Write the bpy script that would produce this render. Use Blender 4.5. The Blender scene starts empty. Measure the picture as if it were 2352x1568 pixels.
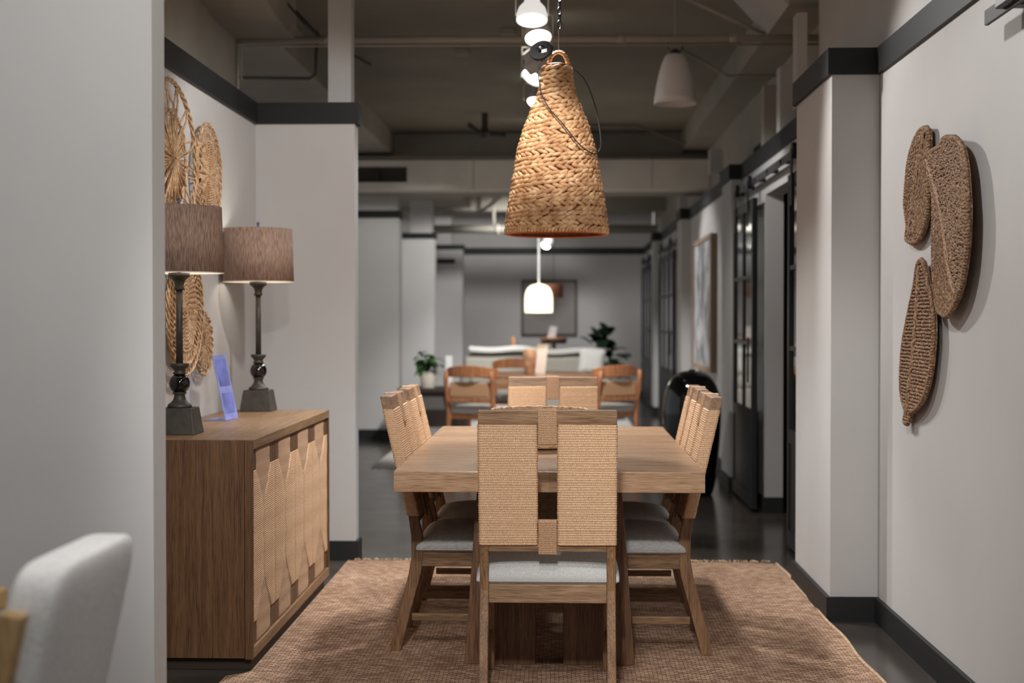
import bpy, bmesh, math, random
import numpy as np
from mathutils import Vector, Matrix, Euler
random.seed(7); rng = np.random.default_rng(7)
PI = math.pi
S = bpy.context.scene
C = S.collection

# ------------------------------------------------------------------ camera
cam = bpy.data.cameras.new('camera'); camo = bpy.data.objects.new('camera', cam); C.objects.link(camo)
cam.sensor_width = 36; cam.lens = 50; cam.clip_start = .05; cam.clip_end = 200
camo.location = (0, 0, 1.3)
camo.rotation_euler = (PI/2 - math.atan(54/3266.7), 0, math.atan(112/3266.7))
cam.dof.use_dof = True; cam.dof.focus_distance = 5.0; cam.dof.aperture_fstop = 2.4
S.camera = camo
# ------------------------------------------------------------------ world and exposure
w = bpy.data.worlds.new('world'); S.world = w; w.use_nodes = True
w.node_tree.nodes['Background'].inputs[0].default_value = (1, .985, .965, 1)
w.node_tree.nodes['Background'].inputs[1].default_value = .35
S.view_settings.view_transform = 'Standard'; S.view_settings.look = 'None'
S.view_settings.exposure = .22; S.view_settings.gamma = 1
SPOT = 150.0
TRACK_X, TRACK_Z = -.16, 3.08
# track heads, several unseen ones added to light the room: (x, y, aim x, aim y, aim z, power factor, cone degrees, housing kind)
HEADS = [
 (TRACK_X, 1.0, .0, 4.7, .7, 1.6, 44, 'ring', 'white track spotlight nearest the camera, aimed at the front chair'),
 (TRACK_X, 1.9, -1.2, 3.6, 1.0, .78, 80, 'ring', 'added unseen track spotlight above the white chair, turned to the near left pillar'),
 (TRACK_X, 3.1, 1.36, 4.2, 1.1, .62, 80, 'ring', 'added unseen track spotlight over the aisle before the dining table, turned right'),
 (TRACK_X, 3.6, -1.5, 5.7, 1.5, .22, 50, 'ring', 'added unseen track spotlight over the near table end, turned to the near table lamp'),
 (TRACK_X, 4.6, -.03, 6.0, 1.98, .75, 18, 'ring', 'white track spotlight close before the woven pendant, aimed at it'),
 (TRACK_X, 5.4, -1.5, 7.4, 1.1, .55, 80, 'ring', 'added unseen track spotlight above the near table end, turned to the niche wall'),
 (TRACK_X, 6.35, 1.36, 4.9, 1.3, .58, 85, 'ring', 'white track spotlight above the table middle, turned to the woven wall leaves'),
 (-.146, 7.2, -.16, 6.6, .7, 1.1, 80, 'bell', 'largest bell-shaped track spotlight at the top of the picture'),
 (-.126, 7.75, .1, 6.6, .7, .75, 80, 'ring', 'tilted ring track spotlight just below the largest one'),
 (-.154, 8.65, 1.3, 9.4, 1.2, .45, 80, 'ring', 'track spotlight directly behind the black pendant canopy'),
 (-.167, 9.05, -1.6, 7.9, .6, .45, 80, 'ring', 'track spotlight just under the black pendant canopy'),
 (-.178, 10.0, -.4, 9.0, .4, .35, 85, 'lamp', 'round glowing track lamp left of the woven pendant neck'),
 (-.18, 11.8, -.1, 13.6, .6, 1.7, 75, 'ring', 'added track spotlight hidden behind the woven pendant, lighting the far dining set'),
 (-.18, 13.2, -2.2, 15.2, .9, .7, 62, 'ring', 'added track spotlight hidden behind the woven pendant, turned left before the cross duct'),
 (-.18, 13.9, 1.36, 13.2, 1.2, .5, 70, 'ring', 'added track spotlight hidden behind the woven pendant, turned to the framed painting'),
 (-.18, 16.5, -.3, 18.0, .6, 1.5, 80, 'ring', 'added unseen track spotlight in the far bay, lighting the grey sofa'),
 (-.18, 17.5, -1.9, 19.3, 1.0, 1.15, 70, 'ring', 'added unseen track spotlight in the far bay, turned to the middle left partition'),
 (-.18, 18.9, -1.5, 22.6, 1.0, 1.2, 70, 'ring', 'added unseen track spotlight in the far bay, turned to the far left partition'),
 (-.18, 19.7, .3, 23.3, 1.2, .25, 90, 'ring', 'last added unseen track spotlight, lighting the back wall print'),
]

# ------------------------------------------------------------------ materials
def nt(m):
    m.use_nodes = True; t = m.node_tree; return t, t.nodes, t.links, t.nodes['Principled BSDF']
def srgb(c):
    f = lambda v: v/12.92 if v <= .04045 else ((v+.055)/1.055)**2.4
    return tuple(f(v/255) for v in c) + (1,)
def plain(name, c, rough=.6, metal=0, emis=0, ecol=None, coat=0, noise=0, nscale=8, bump=0, bscale=40, trans=0, spec=.5):
    m = bpy.data.materials.new(name); t, n, l, b = nt(m)
    b.inputs['Base Color'].default_value = srgb(c); b.inputs['Roughness'].default_value = rough
    b.inputs['Metallic'].default_value = metal; b.inputs['Coat Weight'].default_value = coat
    b.inputs['Specular IOR Level'].default_value = spec
    if trans: b.inputs['Transmission Weight'].default_value = trans
    if emis:
        b.inputs['Emission Color'].default_value = srgb(ecol or c); b.inputs['Emission Strength'].default_value = emis
    if noise or bump:
        tc = n.new('ShaderNodeTexCoord')
    if noise:
        x = n.new('ShaderNodeTexNoise'); x.inputs['Scale'].default_value = nscale; x.inputs['Detail'].default_value = 5
        r = n.new('ShaderNodeValToRGB'); r.color_ramp.elements[0].position = .3; r.color_ramp.elements[1].position = .7
        r.color_ramp.elements[0].color = srgb([max(0, v*(1-noise)) for v in c]); r.color_ramp.elements[1].color = srgb([min(255, v*(1+noise*.6)) for v in c])
        l.new(tc.outputs['Object'], x.inputs['Vector']); l.new(x.outputs['Fac'], r.inputs['Fac']); l.new(r.outputs['Color'], b.inputs['Base Color'])
    if bump:
        y = n.new('ShaderNodeTexNoise'); y.inputs['Scale'].default_value = bscale; y.inputs['Detail'].default_value = 4
        bp = n.new('ShaderNodeBump'); bp.inputs['Strength'].default_value = bump; bp.inputs['Distance'].default_value = .004
        l.new(tc.outputs['Object'], y.inputs['Vector']); l.new(y.outputs['Fac'], bp.inputs['Height']); l.new(bp.outputs['Normal'], b.inputs['Normal'])
    return m
def wood(name, c1, c2, c3, axis='X', rough=.5, scale=1.0, board=0, pore=.60):
    m = bpy.data.materials.new(name); t, n, l, b = nt(m)
    tc = n.new('ShaderNodeTexCoord'); mp = n.new('ShaderNodeMapping')
    s = [34*scale]*3; s['XYZ'.index(axis)] = 1.3*scale; mp.inputs['Scale'].default_value = s
    l.new(tc.outputs['Object'], mp.inputs['Vector'])
    a = n.new('ShaderNodeTexNoise'); a.inputs['Scale'].default_value = 1.6; a.inputs['Detail'].default_value = 8; a.inputs['Distortion'].default_value = .6
    l.new(mp.outputs['Vector'], a.inputs['Vector'])
    mp2 = n.new('ShaderNodeMapping'); s2 = [230*scale]*3; s2['XYZ'.index(axis)] = 8*scale; mp2.inputs['Scale'].default_value = s2
    l.new(tc.outputs['Object'], mp2.inputs['Vector'])
    f = n.new('ShaderNodeTexNoise'); f.inputs['Scale'].default_value = 2; f.inputs['Detail'].default_value = 3
    l.new(mp2.outputs['Vector'], f.inputs['Vector'])
    mix = n.new('ShaderNodeMath'); mix.operation = 'MULTIPLY_ADD'; mix.inputs[1].default_value = .45
    sc = n.new('ShaderNodeMath'); sc.operation = 'MULTIPLY'; sc.inputs[1].default_value = .55
    l.new(f.outputs['Fac'], mix.inputs[0]); l.new(a.outputs['Fac'], sc.inputs[0]); l.new(sc.outputs[0], mix.inputs[2])
    r = n.new('ShaderNodeValToRGB'); e = r.color_ramp.elements
    e[0].position = .34; e[0].color = srgb(c1); e[1].position = .64; e[1].color = srgb(c3)
    k = e.new(.49); k.color = srgb(c2)
    l.new(mix.outputs[0], r.inputs['Fac'])
    pr_ = n.new('ShaderNodeValToRGB'); e = pr_.color_ramp.elements
    e[0].position = .36; e[0].color = (pore, pore*.95, pore*.9, 1); e[1].position = .50; e[1].color = (1, 1, 1, 1)
    l.new(f.outputs['Fac'], pr_.inputs['Fac'])
    mx = n.new('ShaderNodeMix'); mx.data_type = 'RGBA'; mx.blend_type = 'MULTIPLY'; mx.inputs[0].default_value = 1
    l.new(r.outputs['Color'], mx.inputs[6]); l.new(pr_.outputs['Color'], mx.inputs[7])
    out = mx.outputs[2]
    if board:
        mp3 = n.new('ShaderNodeMapping'); s3 = [0.001]*3; s3[board-1] = 7.5; mp3.inputs['Scale'].default_value = s3
        l.new(tc.outputs['Object'], mp3.inputs['Vector'])
        wn = n.new('ShaderNodeTexNoise'); wn.inputs['Scale'].default_value = 1.7; wn.inputs['Detail'].default_value = 0
        sn = n.new('ShaderNodeVectorMath'); sn.operation = 'FLOOR'; l.new(mp3.outputs['Vector'], sn.inputs[0]); 
        w2 = n.new('ShaderNodeTexWhiteNoise'); l.new(sn.outputs[0], w2.inputs['Vector'])
        hs = n.new('ShaderNodeHueSaturation'); mr = n.new('ShaderNodeMapRange'); mr.inputs['To Min'].default_value = .86; mr.inputs['To Max'].default_value = 1.1
        l.new(w2.outputs['Value'], mr.inputs['Value']); l.new(mr.outputs[0], hs.inputs['Value']); l.new(out, hs.inputs['Color']); out = hs.outputs['Color']
    l.new(out, b.inputs['Base Color']); b.inputs['Roughness'].default_value = rough
    bp = n.new('ShaderNodeBump'); bp.inputs['Strength'].default_value = .25; bp.inputs['Distance'].default_value = .002
    l.new(f.outputs['Fac'], bp.inputs['Height']); l.new(bp.outputs['Normal'], b.inputs['Normal'])
    return m
def fibre(name, c1, c2, c3, scale=120, aniso=(1, 1, 1), rough=.75, bump=.4):
    m = bpy.data.materials.new(name); t, n, l, b = nt(m)
    tc = n.new('ShaderNodeTexCoord'); mp = n.new('ShaderNodeMapping'); mp.inputs['Scale'].default_value = aniso
    l.new(tc.outputs['Object'], mp.inputs['Vector'])
    a = n.new('ShaderNodeTexNoise'); a.inputs['Scale'].default_value = scale; a.inputs['Detail'].default_value = 4
    l.new(mp.outputs['Vector'], a.inputs['Vector'])
    r = n.new('ShaderNodeValToRGB'); e = r.color_ramp.elements
    e[0].position = .3; e[0].color = srgb(c1); e[1].position = .68; e[1].color = srgb(c3); k = e.new(.5); k.color = srgb(c2)
    l.new(a.outputs['Fac'], r.inputs['Fac']); l.new(r.outputs['Color'], b.inputs['Base Color'])
    b.inputs['Roughness'].default_value = rough
    bp = n.new('ShaderNodeBump'); bp.inputs['Strength'].default_value = bump; bp.inputs['Distance'].default_value = .002
    l.new(a.outputs['Fac'], bp.inputs['Height']); l.new(bp.outputs['Normal'], b.inputs['Normal'])
    return m
WALL = plain('wall_paint', (196, 194, 193), .85, noise=.012, nscale=3)
TRIMB = plain('black_trim_paint', (20, 20, 22), .6)
CONC = plain('painted_concrete', (166, 160, 149), .85, noise=.08, nscale=1.4, bump=.4, bscale=6)
CEIL = plain('grey_ceiling', (150, 143, 130), .9, noise=.08, nscale=.9)
PIPEM = plain('pipe_paint', (172, 166, 156), .6)
DUCT = plain('duct_paint', (226, 220, 211), .6, noise=.04, nscale=3)
SEAMM = plain('seam_grey', (110, 104, 98), .7)
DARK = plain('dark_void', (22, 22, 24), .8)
OAK = wood('oak_tabletop', (150, 115, 86), (174, 140, 110), (192, 160, 130), 'X', .27, board=2, pore=.76)
OAKX = wood('oak_along_x', (112, 84, 60), (142, 112, 85), (168, 138, 108), 'X', .5, pore=.7)
OAKZ = wood('oak_along_z', (104, 76, 50), (130, 97, 67), (150, 116, 84), 'Z', .5)
OAKD = wood('oak_dark_leg', (80, 54, 36), (106, 74, 50), (126, 92, 64), 'Z', .5)
OAKY = wood('oak_along_y', (100, 73, 50), (126, 95, 66), (146, 114, 84), 'Y', .5)
CABZ = wood('sideboard_oak_z', (72, 47, 28), (98, 69, 44), (114, 83, 56), 'Z', .45, 1.0, pore=.8)
CABY = wood('sideboard_oak_y', (104, 77, 50), (134, 103, 72), (154, 122, 88), 'Y', .4, 1.0, pore=.8)
CORD = fibre('paper_cord', (180, 142, 108), (208, 170, 134), (228, 194, 160), 260, rough=.7, bump=.3)
CORDD = fibre('paper_cord_dense_shaded', (160, 124, 94), (182, 146, 114), (200, 165, 132), 300, rough=.75, bump=.4)  # duller than CORD; on the doors, shade from their orientation put into the colour
FAB = fibre('grey_linen', (156, 156, 156), (190, 190, 188), (210, 210, 208), 500, (1, .12, 1), .9, .3)
FABW = fibre('white_boucle', (212, 211, 210), (230, 229, 228), (240, 239, 238), 160, rough=.95, bump=.8)
SEAL = fibre('light_seagrass', (112, 84, 62), (158, 126, 98), (196, 166, 136), 120, rough=.7, bump=.5)
HYA = fibre('water_hyacinth', (166, 116, 76), (198, 152, 108), (226, 186, 142), 26, rough=.55, bump=.3)
SEA = fibre('brown_seagrass', (86, 60, 42), (132, 100, 74), (178, 146, 114), 90, rough=.7, bump=.5)
RAT = fibre('rattan', (150, 112, 76), (192, 154, 116), (216, 184, 148), 60, rough=.55)
RATP = fibre('pale_rattan', (190, 176, 154), (214, 202, 184), (228, 220, 206), 60, rough=.6)
SHADE = fibre('brown_woven_shade', (98, 78, 68), (152, 124, 108), (182, 154, 136), 430, (1, 1, .06), .85, .4)
SHADEIN = plain('shade_lining', (226, 214, 196), .8)
BRONZE = plain('dark_wood_bronze', (66, 60, 54), .5, metal=.15, noise=.18, nscale=30)
GLOSSB = plain('gloss_black', (10, 10, 11), .08, coat=.5)
WHITEM = plain('white_metal', (226, 226, 224), .45)
GLOWW = plain('glowing_reflector', (238, 238, 238), .4, emis=.55, ecol=(255, 252, 246))
BLACKM = plain('black_metal', (22, 22, 23), .45)
LAMPF = plain('lamp_face', (255, 250, 240), .5, emis=14)
CORDB = plain('black_cable', (30, 28, 26), .6)
TEAK = wood('orange_wood', (146, 88, 54), (184, 120, 78), (208, 146, 102), 'Z', .45)
TEAKP = plain('tan_pad', (196, 150, 112), .8)
WALNUT = plain('walnut_dark', (52, 40, 34), .45, noise=.1, nscale=12)
LEAFM = plain('leaf_green', (52, 92, 42), .45, noise=.25, nscale=30)
LEAFD = plain('dark_leaf_green', (28, 46, 30), .45, noise=.3, nscale=20)
POTM = plain('pale_pot', (178, 170, 158), .8)
BARK = plain('bark', (104, 84, 66), .9)
SOFAM = plain('sofa_linen', (172, 168, 158), .95, bump=.4, bscale=200)
THROW = plain('white_throw', (214, 212, 208), .95, bump=.8, bscale=60)
LIGHTOAK = wood('light_oak', (164, 128, 82), (190, 154, 104), (206, 172, 122), 'Z', .5)

def floor_mat():
    m = bpy.data.materials.new('polished_concrete'); t, n, l, b = nt(m)
    tc = n.new('ShaderNodeTexCoord')
    a = n.new('ShaderNodeTexNoise'); a.inputs['Scale'].default_value = 1.3; a.inputs['Detail'].default_value = 8; a.inputs['Roughness'].default_value = .65
    r = n.new('ShaderNodeValToRGB'); e = r.color_ramp.elements
    e[0].position = .3; e[0].color = srgb((52, 47, 43)); e[1].position = .72; e[1].color = srgb((92, 84, 76)); k = e.new(.52); k.color = srgb((68, 63, 58))
    l.new(tc.outputs['Object'], a.inputs['Vector']); l.new(a.outputs['Fac'], r.inputs['Fac']); l.new(r.outputs['Color'], b.inputs['Base Color'])
    a2 = n.new('ShaderNodeTexNoise'); a2.inputs['Scale'].default_value = 5; a2.inputs['Detail'].default_value = 5
    mr = n.new('ShaderNodeMapRange'); mr.inputs['To Min'].default_value = .1; mr.inputs['To Max'].default_value = .24
    l.new(tc.outputs['Object'], a2.inputs['Vector']); l.new(a2.outputs['Fac'], mr.inputs['Value']); l.new(mr.outputs[0], b.inputs['Roughness'])
    return m
FLOOR = floor_mat()
def rug_mat():
    m = bpy.data.materials.new('jute_braid'); t, n, l, b = nt(m)
    tc = n.new('ShaderNodeTexCoord')
    dn = n.new('ShaderNodeTexNoise'); dn.inputs['Scale'].default_value = 9
    l.new(tc.outputs['Object'], dn.inputs['Vector'])
    vm = n.new('ShaderNodeVectorMath'); vm.operation = 'MULTIPLY_ADD'; vm.inputs[1].default_value = (.012, .012, 0)
    l.new(dn.outputs['Color'], vm.inputs[0]); l.new(tc.outputs['Object'], vm.inputs[2])
    br = n.new('ShaderNodeTexBrick'); br.offset = .5; br.inputs['Scale'].default_value = 1
    br.inputs['Brick Width'].default_value = .031; br.inputs['Row Height'].default_value = .0150
    br.inputs['Mortar Size'].default_value = .0018; br.inputs['Mortar Smooth'].default_value = .9
    br.inputs['Color1'].default_value = srgb((206, 174, 146)); br.inputs['Color2'].default_value = srgb((150, 114, 90)); br.inputs['Mortar'].default_value = srgb((104, 74, 58))
    l.new(vm.outputs[0], br.inputs['Vector'])
    ns = n.new('ShaderNodeTexNoise'); ns.inputs['Scale'].default_value = 2.2; ns.inputs['Detail'].default_value = 6
    l.new(tc.outputs['Object'], ns.inputs['Vector'])
    r = n.new('ShaderNodeValToRGB'); e = r.color_ramp.elements; e[0].position = .3; e[0].color = (.70, .64, .60, 1); e[1].position = .7; e[1].color = (1, 1, 1, 1)
    l.new(ns.outputs['Fac'], r.inputs['Fac'])
    mx = n.new('ShaderNodeMix'); mx.data_type = 'RGBA'; mx.blend_type = 'MULTIPLY'; mx.inputs[0].default_value = 1
    l.new(br.outputs['Color'], mx.inputs[6]); l.new(r.outputs['Color'], mx.inputs[7]); l.new(mx.outputs[2], b.inputs['Base Color'])
    b.inputs['Roughness'].default_value = .95
    inv = n.new('ShaderNodeMath'); inv.operation = 'SUBTRACT'; inv.inputs[0].default_value = 1; l.new(br.outputs['Fac'], inv.inputs[1])
    bp = n.new('ShaderNodeBump'); bp.inputs['Strength'].default_value = .9; bp.inputs['Distance'].default_value = .006
    l.new(inv.outputs[0], bp.inputs['Height']); l.new(bp.outputs['Normal'], b.inputs['Normal'])
    return m
RUG = rug_mat()
RUGG = plain('pale_grey_rug', (206, 204, 199), .95, noise=.08, nscale=6, bump=.6, bscale=80)
FRINGE = fibre('jute_fringe', (150, 120, 96), (182, 152, 124), (206, 180, 150), 80)
GLASS = plain('door_glass', (30, 31, 32), .04, trans=0, spec=.7)
def glass_mat():
    m = bpy.data.materials.new('clear_glass'); t, n, l, b = nt(m)
    b.inputs['Base Color'].default_value = (.75, .78, .78, 1); b.inputs['Roughness'].default_value = .03
    b.inputs['Transmission Weight'].default_value = 1; b.inputs['IOR'].default_value = 1.3
    return m
CLEAR = glass_mat()
DOMEM = plain('lit_white_glass', (255, 250, 232), .4, emis=1.25, ecol=(255, 244, 205))
SIGNM = plain('lavender_acrylic', (142, 150, 214), .25, noise=.12, nscale=14)
SIGNC = plain('card_print', (108, 118, 190), .6, noise=.3, nscale=9)
ACRYL = plain('card_white', (232, 232, 232), .4)
PINKC = plain('pale_pink_card', (226, 212, 204), .7)
VASEM = fibre('turned_wood_vase', (150, 104, 76), (186, 140, 106), (206, 166, 132), 18, rough=.55)
COPPER = plain('brown_shade', (150, 96, 66), .6)
CANVAS = None
def canvas_mat():
    m = bpy.data.materials.new('grey_blue_painting'); t, n, l, b = nt(m)
    tc = n.new('ShaderNodeTexCoord'); mp = n.new('ShaderNodeMapping'); mp.inputs['Scale'].default_value = (1, 1.2, 1.6)
    l.new(tc.outputs['Object'], mp.inputs['Vector'])
    a = n.new('ShaderNodeTexNoise'); a.inputs['Scale'].default_value = 2.6; a.inputs['Detail'].default_value = 6
    l.new(mp.outputs['Vector'], a.inputs['Vector'])
    r = n.new('ShaderNodeValToRGB'); e = r.color_ramp.elements
    e[0].position = .38; e[0].color = srgb((106, 112, 114)); e[1].position = .6; e[1].color = srgb((190, 190, 196))
    l.new(a.outputs['Fac'], r.inputs['Fac']); l.new(r.outputs['Color'], b.inputs['Base Color']); b.inputs['Roughness'].default_value = .8
    return m
CANVAS = canvas_mat()
PRINT = plain('pale_grey_print', (146, 140, 136), .6, noise=.05, nscale=3)

# ------------------------------------------------------------------ mesh helpers
class MB:
    def __init__(s): s.v = []; s.f = []; s.n = 0
    def add(s, V, F):
        V = np.asarray(V, float); s.v.append(V)
        s.f += [tuple(int(i)+s.n for i in f) for f in F]; s.n += len(V); return s
    def box(s, x0, x1, y0, y1, z0, z1, M=None):
        V = np.array([(x, y, z) for z in (z0, z1) for y in (y0, y1) for x in (x0, x1)], float)
        if M is not None: V = xf(V, M)
        return s.add(V, [(0, 2, 3, 1), (4, 5, 7, 6), (0, 1, 5, 4), (2, 6, 7, 3), (0, 4, 6, 2), (1, 3, 7, 5)])
    def prism(s, pts, a0, a1, axis='X', M=None):
        n = len(pts); V = []
        for a in (a0, a1):
            for p, q in pts:
                V.append({'X': (a, p, q), 'Y': (p, a, q), 'Z': (p, q, a)}[axis])
        if M is not None: V = xf(V, M)
        F = [tuple(range(n))[::-1], tuple(range(n, 2*n))] + [(i, (i+1) % n, n+(i+1) % n, n+i) for i in range(n)]
        return s.add(V, F)
    def lathe(s, prof, seg=40, c=(0, 0, 0), M=None, cap=True):
        V = []; F = []; m = len(prof)
        for r, z in prof:
            for k in range(seg):
                a = 2*PI*k/seg; V.append((c[0]+r*math.cos(a), c[1]+r*math.sin(a), c[2]+z))
        for j in range(m-1):
            for k in range(seg):
                k2 = (k+1) % seg; F.append((j*seg+k, j*seg+k2, (j+1)*seg+k2, (j+1)*seg+k))
        if cap: F += [tuple(range(seg))[::-1], tuple(range((m-1)*seg, m*seg))]
        if M is not None: V = xf(V, M)
        return s.add(V, F)
    def tube(s, P, r, seg=8, closed=False):
        P = [Vector(p) for p in P]; n = len(P); V = []; F = []
        R = r if hasattr(r, '__len__') else [r]*n
        up = Vector((0, 0, 1)); prev = None
        for i, p in enumerate(P):
            if closed: t = (P[(i+1) % n]-P[i-1])
            else: t = P[min(i+1, n-1)]-P[max(i-1, 0)]
            t.normalize()
            if prev is None:
                a = t.cross(up)
                if a.length < .05: a = t.cross(Vector((1, 0, 0)))
            else: a = prev - t*prev.dot(t)
            a.normalize(); prev = a; b = t.cross(a)
            for k in range(seg):
                an = 2*PI*k/seg; V.append(tuple(p + (a*math.cos(an)+b*math.sin(an))*R[i]))
        m = n if closed else n-1
        for i in range(m):
            j = (i+1) % n
            for k in range(seg):
                k2 = (k+1) % seg; F.append((i*seg+k, j*seg+k, j*seg+k2, i*seg+k2))
        if not closed: F += [tuple(range(seg)), tuple(range((n-1)*seg, n*seg))[::-1]]
        return s.add(V, F)
    def grid(s, V, nu, nv, wrapu=False):
        F = []
        for j in range(nv-1):
            for i in range(nu if wrapu else nu-1):
                i2 = (i+1) % nu; F.append((j*nu+i, j*nu+i2, (j+1)*nu+i2, (j+1)*nu+i))
        return s.add(np.asarray(V).reshape(-1, 3), F)
    def build(s, name, mat, parent=None, smooth=False, bevel=0, seg=2, loc=None, fix=True):
        me = bpy.data.meshes.new(name); V = np.concatenate(s.v) if s.v else np.zeros((0, 3))
        me.from_pydata(V.tolist(), [], s.f); me.materials.append(mat)
        if fix:
            bm = bmesh.new(); bm.from_mesh(me); bmesh.ops.recalc_face_normals(bm, faces=bm.faces); bm.to_mesh(me); bm.free()
        o = bpy.data.objects.new(name, me); C.objects.link(o)
        if smooth: me.polygons.foreach_set('use_smooth', [True]*len(me.polygons))
        if bevel:
            b = o.modifiers.new('bevel', 'BEVEL'); b.width = bevel; b.segments = seg; b.limit_method = 'ANGLE'
        if parent is not None: o.parent = parent
        if loc: o.location = loc
        me.update()
        return o
def xf(V, M):
    return [tuple(M @ Vector(v)) for v in V]
def smoothpath(P, k=6):
    P = [Vector(p) for p in P]; out = []
    for i in range(len(P)-1):
        p0 = P[max(i-1, 0)]; p1 = P[i]; p2 = P[i+1]; p3 = P[min(i+2, len(P)-1)]
        for j in range(k):
            t = j/k
            out.append(.5*((2*p1)+(p2-p0)*t+(2*p0-5*p1+4*p2-p3)*t*t+(3*p1-p0-3*p2+p3)*t**3))
    out.append(P[-1]); return out
def tag(o, label, cat, group=None, kind=None):
    o['label'] = label; o['category'] = cat
    if group: o['group'] = group
    if kind: o['kind'] = kind
    return o
def thing(name, label, cat, loc=(0, 0, 0), rz=0, group=None):
    o = bpy.data.objects.new(name, None); C.objects.link(o); o.empty_display_size = .05
    o.location = loc; o.rotation_euler = (0, 0, rz); return tag(o, label, cat, group)
def struct(name, mb, mat, bevel=0, parent=None):
    o = mb.build(name, mat, parent, bevel=bevel)
    if parent is None: o['kind'] = 'structure'
    return o
def dup(root, loc, rz, label, group=None):
    r = root.copy(); C.objects.link(r); r.location = loc; r.rotation_euler = (0, 0, rz); r['label'] = label
    if group: r['group'] = group
    for ch in list(root.children):
        c = ch.copy(); C.objects.link(c); c.parent = r
        for g in ch.children:
            d = g.copy(); C.objects.link(d); d.parent = c
    return r

# ------------------------------------------------------------------ the room
struct('floor', MB().box(-6, 4, -1.5, 24, -.1, 0), FLOOR)
struct('ceiling', MB().box(-6, 4, -1.5, 24, 3.24, 3.4), CEIL)
CZ = 3.24
RX = 1.36
WT = 2.445            # top of the partition walls and of the black trim band
# right-hand wall, one run with the barn door opening (y 8.05 - 9.52)
struct('wall_right', MB().box(RX, RX+.12, -1.5, 8.05, 0, WT).box(RX, RX+.12, 8.05, 9.52, 2.12, WT).box(RX, RX+.12, 9.52, 23.3, 0, WT), WALL)
struct('wall_right_upper', MB().box(RX+.03, RX+.12, -1.5, 7.75, WT, CZ), WALL)
struct('wall_right_pier', MB().box(1.155, RX, 6.13, 7.03, 0, WT), WALL, .003)
struct('wall_right_hall_upper', MB().box(1.52, 1.62, 7.75, 23.3, WT, CZ).box(1.36, 1.55, 9.6, 9.75, WT, 2.86), CONC)
struct('wall_hall_pier_near', MB().box(1.275, RX, 10.72, 11.32, 0, WT), WALL, .003)
struct('wall_hall_pier_middle', MB().box(1.265, RX, 15.0, 15.5, 0, WT), WALL)
struct('wall_hall_pier_far', MB().box(1.25, RX, 19.15, 19.65, 0, WT), WALL)
struct('wall_back', MB().box(-3, 1.5, 23.3, 23.42, 0, CZ), WALL)
struct('wall_left_near', MB().box(-2.4, -1.1, 3.80, 3.925, 0, CZ), WALL, .002)
struct('wall_left_niche', MB().box(-1.757, -1.637, 3.925, 7.70, 0, WT), WALL)
struct('wall_left_stub', MB().box(-1.637, -1.10, 7.58, 7.70, 0, WT), WALL, .002)
struct('wall_left_upper', MB().box(-2.1, -1.9, 3.925, 8.3, 0, CZ), CONC)
struct('wall_left_hall_near', MB().box(-4.5, -1.735, 15.2, 15.5, 0, WT), WALL)
struct('wall_left_hall_middle', MB().box(-4.5, -1.715, 19.2, 19.5, 0, WT), WALL)
struct('wall_left_hall_far', MB().box(-3, -1.54, 22.3, 22.6, 0, WT), WALL)
# posts rising above the partitions
o = MB().box(-.14, .14, -.012, .0, -.035, .035).build('wall_vent', TRIMB, loc=(-1.80, 22.3, 2.19)); tag(o, 'short dark slot vent near the top of the far left partition', 'vent')
struct('wall_post_left', MB().box(-1.265, -1.14, 7.72, 7.84, WT, CZ).box(-1.265, -1.14, 7.715, 7.72, WT, 2.53), WALL)
struct('wall_post_right', MB().box(1.276, 1.33, 7.76, 7.9, WT, 2.95), WALL)
struct('wall_post_hall', MB().box(1.375, 1.52, 9.0, 9.15, WT, 2.88), WALL)
struct('wall_post_hall_far', MB().box(1.185, 1.29, 11.38, 11.5, WT, 2.64).box(1.27, 1.36, 15.4, 15.5, WT, 2.62), WALL)
struct('wall_column_left', MB().box(-2.6, -1.76, 15.25, 15.5, WT, 2.7).box(-2.05, -1.75, 19.25, 19.55, WT, 3.0).box(-1.99, -1.72, 22.35, 22.6, WT, 2.9), WALL)
# trims and baseboards: mitred black bands
def band(k, pts, z0, z1, t=.018, name='trim_'):
    # pts: corner list (x, y) of the wall face line, band thickness t to the room side (left of travel direction)
    n = len(pts); offs = []
    for i, p in enumerate(pts):
        d1 = (Vector(pts[i])-Vector(pts[i-1])).normalized() if i > 0 else None
        d2 = (Vector(pts[i+1])-Vector(pts[i])).normalized() if i < n-1 else None
        if d1 is None: d1 = d2
        if d2 is None: d2 = d1
        n1 = Vector((-d1.y, d1.x)); n2 = Vector((-d2.y, d2.x)); b = (n1+n2)
        b = b/(b.length_squared)*2 if b.length_squared > 1e-6 else n1
        offs.append(Vector(p)+b*t)
    mb = MB()
    for i in range(n-1):
        a, b, c, d = Vector(pts[i]), Vector(pts[i+1]), offs[i+1], offs[i]
        mb.add([(a.x, a.y, z0), (b.x, b.y, z0), (c.x, c.y, z0), (d.x, d.y, z0), (a.x, a.y, z1), (b.x, b.y, z1), (c.x, c.y, z1), (d.x, d.y, z1)],
               [(0, 1, 2, 3), (7, 6, 5, 4), (0, 4, 5, 1), (1, 5, 6, 2), (2, 6, 7, 3), (3, 7, 4, 0)])
    return struct(name+str(k), mb, TRIMB)
PR = [(RX, -1.5), (RX, 6.13), (1.155, 6.13), (1.155, 7.03), (RX, 7.03)]
PH = [(RX, 10.72), (1.275, 10.72), (1.275, 11.32), (RX, 11.32), (RX, 15.0), (1.265, 15.0), (1.265, 15.5), (RX, 15.5), (RX, 19.15), (1.25, 19.15), (1.25, 19.65), (RX, 19.65), (RX, 23.3)]
PB = [(RX, 23.3), (-3, 23.3)]
PN = [(-1.10, 7.70), (-1.10, 7.58), (-1.637, 7.58), (-1.637, 3.925)]
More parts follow.
